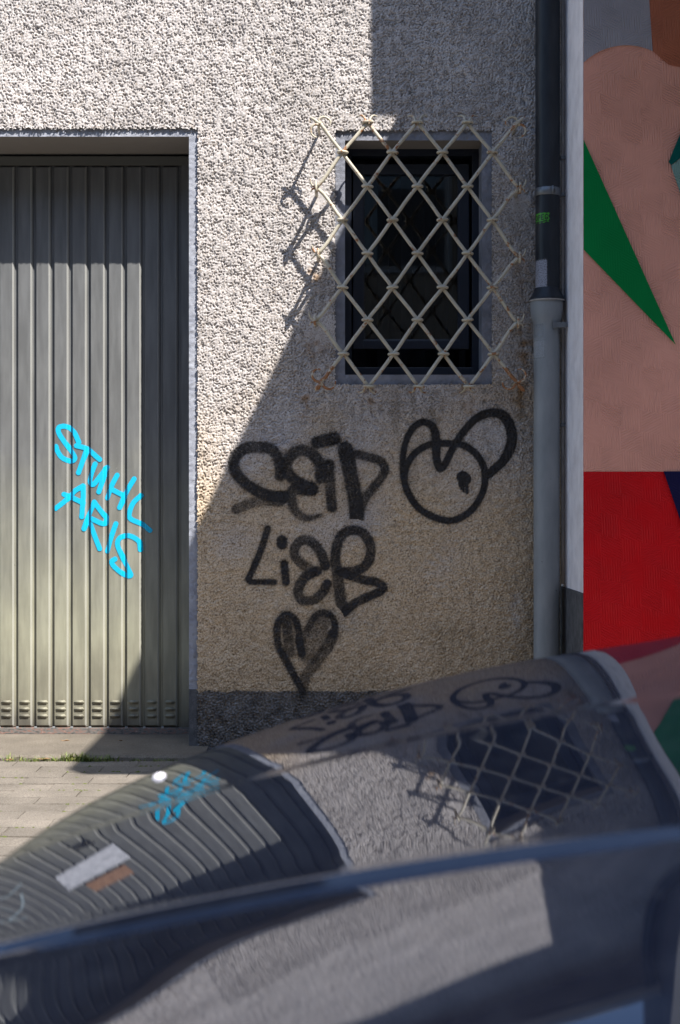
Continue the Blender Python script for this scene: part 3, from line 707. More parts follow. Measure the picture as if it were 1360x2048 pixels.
for bi, P in enumerate(bars):
    pts = [GP(*q) for q in P]; fine = []
    off = .003 if bi < 7 else -.003
    for i in range(len(pts) - 1):
        a, b = pts[i], pts[i + 1]; side_a = P[i][2] == YS; side_b = P[i + 1][2] == YS
        for k_ in range(6):
            t = k_ / 6; q = a.lerp(b, t)
            # side ends curve in towards the wall fixing
            if side_b: q.z -= (b.z - a.z) * .22 * math.sin(math.pi * t) * -1 * t; e = t ** 3; q.z += .018 * math.sin(math.pi * t) * (-1 if b.z < a.z else 1) * .0; q.y = a.y + (b.y - a.y) * e; q.x = a.x + (b.x - a.x) * (1 - (1 - t) ** 1.15); 
            if side_a: q.z += (b.z - a.z) * .22 * math.sin(math.pi * t) * -1 * (1 - t); e = (1 - t) ** 3; q.y = b.y + (a.y - b.y) * e; q.x = b.x + (a.x - b.x) * (1 - t ** 1.15)
            q.y += off; q.x += .0012 * math.sin(bi * 3.1 + i * 1.7 + t * 4); q.z += .0009 * math.sin(bi + i * 2.3 + t * 5)
            fine.append(q)
    fine.append(pts[-1] + Vector((0, off, 0)))
    rad = [BR] * len(fine)
    if P[0][1] < 236: rad[:7] = [.0008, .003, .0045, .0055, .0062, .0068, .007]
    if P[-1][1] > 775 and P[-1][1] != 773 and (P[-1][0] < 640 or P[-1][0] > 1045): rad[-6:] = [.0068, .0065, .0075, .0085, .006, .0012]
    o = MB().tube(fine, rad, 10).build('bar', m_grille, grille, True)
    zz = np.array([v_.co.z for v_ in o.data.vertices]); xx_ = np.array([v_.co.x for v_ in o.data.vertices])
    val = np.where(zz < 1.30, .55, 0.0) * np.where((xx_ < .0) | (xx_ > .53), 1, .2) + np.where(xx_ > .55, .25, 0) + np.where((zz > 1.95) & (xx_ > 0) & (xx_ < .2), .22, 0)
    rusty(o, val.astype(np.float32))
def collar(u, v, vert=False, y=YG, rust=0.0, tilt=0.0):
    c0 = GP(u, v, y); a_, b_ = (.0155, .0155); r_ = .0052
    pts = []
    for k_ in range(20):
        an = 2 * math.pi * k_ / 20
        cx_ = math.copysign(abs(math.cos(an)) ** .8, math.cos(an)) * a_; cy_ = math.sin(an) * .0135
        pts.append(c0 + (Vector((0, cy_, cx_)) if vert else Vector((cx_, cy_, cx_ * tilt))))
    mb = MB().tube(pts, r_ * .9, 8, close=True)
    o = mb.build('collar', m_grille, grille, True); rusty(o, rust)
for r_ in range(9):
    v_ = rows[r_]
    for c_ in (1, 3, 5, 7) if r_ % 2 else (2, 4, 6):
        u_, vv_, yy_ = knot(c_, r_); collar(u_, vv_, rust=.18 if (r_ == 8 or c_ == 7) else rng.choice((0, 0, .08)), tilt=rng.uniform(-.09, .09))
def curl(pts, r0=.0046, rust=.1, y=YG):
    P = catmull([(a, b, c_) if len(q) == 3 else None for q in pts for (a, b, c_) in [q]], 5) if len(pts[0]) == 3 else catmull([(a, b, y) for a, b in pts], 5)
    fine = [GP(*q) for q in P]; m_ = len(fine)
    rad = [r0 * (1 - .55 * (i / (m_ - 1)) ** 2) for i in range(m_)]
    o = MB().tube(fine, rad, 8).build('scroll', m_grille, grille, True); rusty(o, rust)
yt = -.124
for (mx, fl) in ((637, 1), (1035, -1)):
    F = lambda L: [(mx + fl * a, 247 + b, yt) for a, b in L]
    curl(F([(2, 0), (1, -8), (9, -13), (18, -11), (24, -4), (22, 5)]), rust=.05 if fl > 0 else .35)
    curl(F([(0, 2), (-9, 3), (-15, 9), (-15, 19), (-9, 26), (-3, 28)]), rust=.05 if fl > 0 else .4)
for (mx, fl) in ((642, 1), (1034, -1)):
    F = lambda L: [(mx + fl * a, 764 + b, yt) for a, b in L]
    curl(F([(0, 0), (-10, -2), (-17, -10), (-16, -20), (-8, -26), (-1, -25)]), rust=.4)
    curl(F([(2, 3), (8, 11), (18, 14), (27, 8), (29, -2)]), rust=.5)
for u_ in (735, 835, 935):
    for s_ in (-1, 1):
        curl([(u_ + 4 * s_, 245, YG), (u_ + 6 * s_, 236, YG + .01), (u_ + 12 * s_, 231, YG + .02), (u_ + 20 * s_, 233, YG + .03)], .004, .12)
        curl([(u_ + 4 * s_, 773, YG), (u_ + 7 * s_, 781, YG + .02), (u_ + 13 * s_, 785, YG + .035), (u_ + 18 * s_, 783, YG + .045)], .004, .3)
for d_, s_ in ((SL, -1), (SR, 1)):
    for v_, (a, b) in d_.items():
        collar(a, b, True, YS, .25)
        curl([(a, b - 1, YS), (a + s_ * 7, b - 4, YS), (a + s_ * 11, b - 11, YS - .003), (a + s_ * 12, b - 18, YS - .006)], .004, .12)
        curl([(a, b + 2, YS), (a + s_ * 7, b + 3, YS + .002), (a + s_ * 11, b + 10, YS + .004)], .0038, .25)
        MB().tube([GP(a, b, YS), GP(a, b, YS) + Vector((0, .13, 0))], .006, 8).build('wall_pin', m_grille, grille, True)
for (a, b, y) in ((642, 764, yt), (1034, 764, yt), (637, 247, yt), (1035, 247, yt)):
    MB().tube([GP(a, b, y), GP(a, b, y) + Vector((0, .13, 0))], .005, 8).build('wall_pin', m_grille, grille, True)

# ---------------------------------------------------------------- downpipe
XP, YP = .6885, -.10
def RZ(v, y=-.12): return CAMZ + (1024 - v) / FPX * (CAMD + y)
pipe = empty('downpipe', (XP, YP, 0), 'round rainwater downpipe in the corner, dark upper length over a pale grey lower length', 'downpipe')
MB().lathe(XP + .0005, YP, [(.0405, RZ(590)), (.0405, 4.30)], 48).build('upper_pipe', m_pipe_d, pipe, True)
MB().tube([(XP, YP, 4.29), (XP, YP - .02, 4.36), (XP, -.30, 4.46), (XP, -.365, 4.50)], .0405, 24).build('swan_neck', m_pipe_d, pipe, True)
MB().lathe(XP - .003, YP, [(.043, -.02), (.043, RZ(660)), (.0435, RZ(648)), (.0505, RZ(634)), (.0535, RZ(622)), (.0545, RZ(602)), (.0545, RZ(599))], 48).build('lower_pipe', m_pipe_l, pipe, True)
MB().lathe(XP - .001, YP, [(.0545, RZ(602)), (.0595, RZ(601)), (.0595, RZ(597)), (.057, RZ(594)), (.0455, RZ(583)), (.0425, RZ(577)), (.0408, RZ(575))], 48).build('socket_cap', m_pipe_d, pipe, True)
MB().lathe(XP - .001, YP, [(.0595, RZ(602.3)), (.0603, RZ(601.5)), (.0598, RZ(599.5))], 48).build('socket_rim', m_conduit, pipe, True)
MB().lathe(XP + .0005, YP, [(.041, RZ(391)), (.0432, RZ(390)), (.0432, RZ(376)), (.041, RZ(375))], 48).box(XP + .008, XP + .014, YP - .052, YP - .040, RZ(391), RZ(375)).box(XP + .018, XP + .020, YP - .050, YP - .03, RZ(388), RZ(378)).build('clamp', m_clamp, pipe, True)
MB().box(XP + .014, XP + .052, YP - .047, YP - .035, RZ(657), RZ(646), .001).box(XP + .010, XP + .018, YP - .051, YP - .040, RZ(659), RZ(644), .001).box(XP + .044, .7490, YP - .04, YP - .03, RZ(655), RZ(648), .001).build('bracket', m_clamp, pipe)
def pipe_patch(name, rad, cx, u0, u1, v0, v1, fun, mt, par, nx_=60, nz_=70):
    yf = YP - rad
    a0 = math.asin(max(-.999, min(.999, ((u0 - 680) / FPX * (CAMD + yf) - cx) / rad))); a1 = math.asin(max(-.999, min(.999, ((u1 - 680) / FPX * (CAMD + yf) - cx) / rad)))
    A, Z = np.meshgrid(np.linspace(a0, a1, nx_), np.linspace(RZ(v1), RZ(v0), nz_))
    S_, T_ = np.meshgrid(np.linspace(0, 1, nx_), np.linspace(1, 0, nz_))
    a, col = fun(S_, T_)
    k_ = (a[:-1, :-1] + a[1:, 1:]) > .02
    o = grid_mesh(name, cx + (rad + .0004) * np.sin(A), YP - (rad + .0004) * np.cos(A), Z, k_, mt, par, {'a': a, 'Col': col}); return o
def attr_mat(name, rough):
    m = bpy.data.materials.new(name); m.use_nodes = True; n = N(m); a = n.n('ShaderNodeAttribute'); a.attribute_name = 'a'; cN = n.n('ShaderNodeAttribute'); cN.attribute_name = 'Col'
    n.l(cN.outputs['Color'], n.b.inputs['Base Color']); n.b.inputs['Roughness'].default_value = rough
    tr = n.n('ShaderNodeBsdfTransparent'); mx = n.n('ShaderNodeMixShader'); n.l(a.outputs['Fac'], mx.inputs[0]); n.l(tr.outputs[0], mx.inputs[1]); n.l(n.b.outputs[0], mx.inputs[2])
    n.l(mx.outputs[0], n.t.nodes['Material Output'].inputs['Surface']); return m
m_sticker = attr_mat('sticker_print', .45); m_peel = attr_mat('peeled_paper', .8)
def sticker_fun(S_, T_):
    e = np.maximum(np.abs(S_ - .5) / .5, np.abs(T_ - .5) / .46 + .25 * np.abs(S_ - .5)) + .05 * np.sin(S_ * 25) + .05 * np.sin(T_ * 17 + 1)
    a = (e < .97).astype(float); col = np.zeros(S_.shape + (3,)) + np.array((.04, .26, .012))
    col = mixc(col, (.004, .01, .004), (e > .84).astype(float))
    ink = np.zeros(S_.shape)
    for pts in ([(.20, .30), (.13, .38), (.13, .60), (.20, .66), (.28, .60), (.28, .38), (.20, .30)], [(.36, .68), (.36, .30), (.46, .31), (.46, .47), (.37, .50)], [(.66, .28), (.54, .30), (.54, .64), (.67, .63)], [(.54, .47), (.64, .46)],
                [(.88, .34), (.82, .26), (.75, .36), (.75, .56), (.80, .64), (.88, .60), (.88, .50), (.82, .50)], [(.12, .80), (.5, .82), (.85, .74)]):
        d, _ = seg_dist(S_, T_ * .62, [(a_, b_ * .62) for a_, b_ in pts]); ink = np.maximum(ink, (d < .024).astype(float))
    return a, mixc(col, (.004, .01, .004), ink)
stk = pipe_patch('sticker', .0405, XP + .0005, 1072.8, 1100, 424, 450, sticker_fun, m_sticker, None, 110, 110)
tag(stk, 'small lime green sticker with black letters on the dark downpipe', 'sticker')
def peel(seed, base, dark):
    def f(S_, T_):
        n_ = samp(N2, S_ * 1.3 + seed, T_ * 1.3, 2.56); n3_ = samp(N3, S_ + seed, T_, 2.56)
        e = np.maximum(np.abs(S_ - .5), np.abs(T_ - .5)) * 2
        a = sm(1.0, .88, e + .05 * n_) * np.clip(1 - sm(.9, 1.6, n_ + .3 * n3_), 0, 1) * dark
        col = np.zeros(S_.shape + (3,)) + np.array(base); col = col * (1 + .15 * n_[..., None]); return a, np.clip(col, .02, .8)
    return f
pipe_patch('paper_residue', .0405, XP + .0005, 1073, 1095, 519, 582, peel(.2, (.27, .28, .33), .95), m_peel, pipe)
pipe_patch('paper_residue', .043, XP - .003, 1069, 1091, 680, 718, peel(1.1, (.42, .44, .46), .6), m_peel, pipe)
pipe_patch('paper_residue', .043, XP - .003, 1069, 1088, 642, 676, peel(2.0, (.32, .35, .38), .35), m_peel, pipe)
# conduit on the side return
cond = empty('cable_conduit', (.743, -.075, 0), 'thin beige cable conduit running up the corner behind the downpipe', 'conduit')
MB().tube([(.7425, -.078, z) for z in np.linspace(.57, 3.2, 14)], .0062, 10).build('conduit_tube', m_conduit, cond, True)
for z in (RZ(310), RZ(385), RZ(590), 1.1):
    MB().box(.735, .7497, -.088, -.068, z - .006, z + .006, .001).build('conduit_clip', m_clamp, cond)

# ---------------------------------------------------------------- neighbouring painted building
YN = -.43; XN = .75
m_darkclad = mat('dark_grey_cladding', (.045, .048, .06), .7)
nb = empty('mural_building', (XN, YN, 0), 'neighbouring building with white side return and front wall painted in salmon, red and green shapes', 'building')
MB().box(XN, 6.0, YN, .6, .56, 3.13).build('wall', m_white, nb)
MB().box(XN, 6.0, YN + .002, .6, 3.13, 7).build('upper_wall', m_darkclad, nb)
MB().box(XN - .004, 6.0, YN - .003, .05, -.1, .5585).build('plinth', m_plinthtrim, nb)
def mural(name, pts, dep, m_, label=None):
    P = [PX(u, v, YN) for u, v in pts]; y = YN - dep
    vs = [(x, y, z) for x, _, z in P] + [(x, y + .0012, z) for x, _, z in P]; n_ = len(P)
    fs = [tuple(range(n_))] + [(i, (i + 1) % n_, n_ + (i + 1) % n_, n_ + i) for i in range(n_)]
    a2 = sum(vs[i][0] * vs[(i + 1) % n_][2] - vs[(i + 1) % n_][0] * vs[i][2] for i in range(n_))
    if a2 < 0: fs = [f[::-1] for f in fs]
    o = mesh_obj(name, vs, fs, m_, nb)
    if label: o['label'] = label
EL = 1166.3
mural('painted_shape', [(EL, 943), (EL, -1300), (4400, -1300), (4400, 943)], .0045, m_salmon, 'large salmon field')
mural('painted_shape', [(EL, 943.4), (4400, 940), (4400, 1560), (EL, 1560)], .0045, m_red, 'deep red field at the bottom')
arc = []
for q in range(13):
    u = EL + (1304 - EL) * q / 12; arc.append((u, 92 + 123 - math.sqrt(123 ** 2 - (u - 1252) ** 2)))
mural('painted_shape', [(EL, -260)] + arc + [(1297, 0), (1290, -90), (1270, -180), (1235, -260)], .0075, m_lilac, 'grey lilac area ending in a round arch')
mural('painted_shape', [(1304.6, 104), (1335, 130), (1420, 150), (1560, 60), (1600, -260), (1238, -260), (1271, -180), (1291, -90), (1297.6, 0)], .0075, m_brick, 'rust orange shape beside the lilac area')
mural('painted_shape', [(EL, 281), (1350, 690), (EL, 500)], .009, m_green, 'green pointed wedge')
mural('painted_shape', [(1326, 943), (1620, 942), (1480, 1500), (1400, 1160)], .009, m_navy, 'navy wedge in the red field')
mural('painted_shape', [(1336, 325), (1362, 262), (1500, 40), (1560, 60), (1480, 220), (1341, 332)], .009, m_teal, 'dark teal stripe')
mural('painted_shape', [(1341, 333), (1480, 222), (1700, 330), (1560, 620), (1370, 420)], .0085, m_sage, 'sage grey-green shape')
# canopy slab and the storey jettied above it
MB().box(XN, 6.0, -2.29, YN - .010, 3.14, 3.29).build('canopy', m_darkclad, nb)
MB().box(XN, 6.0, -.786, YN - .010, 3.47, 7).build('upper_storey', m_darkclad, nb)
# building across the street, seen only in the window glass
ob = empty('opposite_house', (0, -11.5, 0), 'plain house across the street reflected faintly in the window pane', 'building')
MB().box(-22, 20, -13.5, -11.5, -.12, 8.5).build('wall', mat('ochre_render', (.17, .14, .11), .9), ob)
wf = mat('grey_window_frame', (.2, .2, .2), .6)
for i in range(-5, 5):
    for zz in (.9, 3.6, 6.2):
        fr = MB().box(i * 2.4 + .2, i * 2.4 + 1.3, -11.5, -11.46, zz, zz + 1.5).build('window', wf, ob)
        MB().box(i * 2.4 + .28, i * 2.4 + 1.22, -11.459, -11.452, zz + .08, zz + 1.42).build('pane', m_cglass, ob)
MB().box(-14, 12, -11.5, -10.5, -.3, 0).build('far_pavement', m_paver)['kind'] = 'structure'

# ---------------------------------------------------------------- weeds, moss, leaves
def blades(cx, cy, n_, spread, h, seed, z0=-.008):
    g = random.Random(seed); vs = []; fs = []
    for i in range(n_):
        x = cx + g.gauss(0, spread); y = cy + g.gauss(0, .006); hh = h * g.uniform(.35, 1.1); an = g.uniform(0, 2 * math.pi); w_ = g.uniform(.0012, .0028)
        dx, dy = math.cos(an), math.sin(an); lean = g.uniform(.2, .9) * hh; b = len(vs)
        for t in (0, .4, .75, 1):
            wx = w_ * (1 - t ** 2); px, py, pz = x + dx * lean * t * t, y + dy * lean * t * t, z0 + hh * t * (1 - .25 * t)
            vs += [(px - dy * wx, py + dx * wx, pz), (px + dy * wx, py - dx * wx, pz)]
        for t in range(3): fs.append((b + 2 * t, b + 2 * t + 1, b + 2 * t + 3, b + 2 * t + 2))
    return vs, fs
tufts = [(22, 14, 8, .045, 'thin upright weed tuft in the threshold crack at the left edge'), (62, 22, 9, .022, 'low weed tuft in the crack left of the broad one'), (82, 40, 16, .028, 'broad low weed tuft in the sunlit threshold crack'), (112, 22, 9, .026, 'small weed tuft between the broad one and the tallest'),
         (143, 50, 11, .050, 'tallest bright grass tuft at the shadow edge'), (165, 34, 9, .045, 'upright grass tuft just inside the shadow'), (196, 70, 18, .034, 'dense shaded weed clump in the crack'), (275, 18, 9, .020, 'small shaded weed sprig right of the dense clump'), (338, 26, 16, .022, 'dark weed sprig near the plinth corner')]
for i, (u, n_, sp_, h, lb) in enumerate(tufts):
    x = (u - 680) / FPX * (CAMD - .18); vs, fs = blades(x, -.183, int(n_ * 1.7), sp_ / 560, h * 1.0, 50 + i)
    o = mesh_obj('weed_tuft', vs, fs, m_grass); tag(o, lb, 'weed', 'weeds in the threshold crack')
mb = MB()
for i in range(420):
    rowq = rng.randrange(0, 12); y = -.232 - rowq * .0985 - .0492 + rng.gauss(0, .002); x = rng.uniform(-1.25, -.2)
    if rng.random() > .5 * (1 + math.sin(x * 9 + rowq * 2.3)): continue
    s_ = rng.uniform(.003, .009); mb.add([(x - s_ * 1.8, y, -.004), (x, y - s_ * .6, -.003), (x + s_ * 1.8, y, -.004), (x, y + s_ * .6, -.003), (x, y, .0015)], [(0, 1, 4), (1, 2, 4), (2, 3, 4), (3, 0, 4)])
mo = mb.build('moss', m_moss); mo['kind'] = 'stuff'
cr = MB()
for i in range(300):
    x = rng.uniform(-1.25, -.45); y = -.182 + rng.gauss(0, .006); s_ = rng.uniform(.001, .004)
    a = rng.uniform(0, 6.28); cr.add([(x + s_ * math.cos(a + q * 2.09) * rng.uniform(.7, 2), y + s_ * math.sin(a + q * 2.09), -.008 + rng.uniform(0, .006)) for q in range(3)], [(0, 1, 2)])
cr.build('crack_litter', m_leaf)['kind'] = 'stuff'
for (u, v_, s_, lb) in ((88, 1521, .016, 'curled dry leaf lying by the broad weed tuft'), (130, 1473, .012, 'dry straw scrap on the threshold below the door'), (240, 1480, .007, 'tiny pale scrap on the shaded threshold'), (18, 1524, .010, 'brown dry leaf in the crack at the left edge')):
    yy = -CAMD + .81 * FPX / (v_ - 1024); yy = max(-.2, min(.1, yy)); x = (u - 680) / FPX * (CAMD + yy)
    vs = [(x + s_ * math.cos(q * 1.05) * (1.5 if q % 3 == 0 else 1), yy + s_ * .6 * math.sin(q * 1.05), .018 + (.004 if q % 2 else .001)) for q in range(6)] + [(x, yy, .017)]
    if yy < -.16: vs = [(a, b, c_ - .014) for a, b, c_ in vs]
    tag(mesh_obj('dry_leaf', vs, [(6, q, (q + 1) % 6) for q in range(6)], m_leaf), lb, 'leaf')

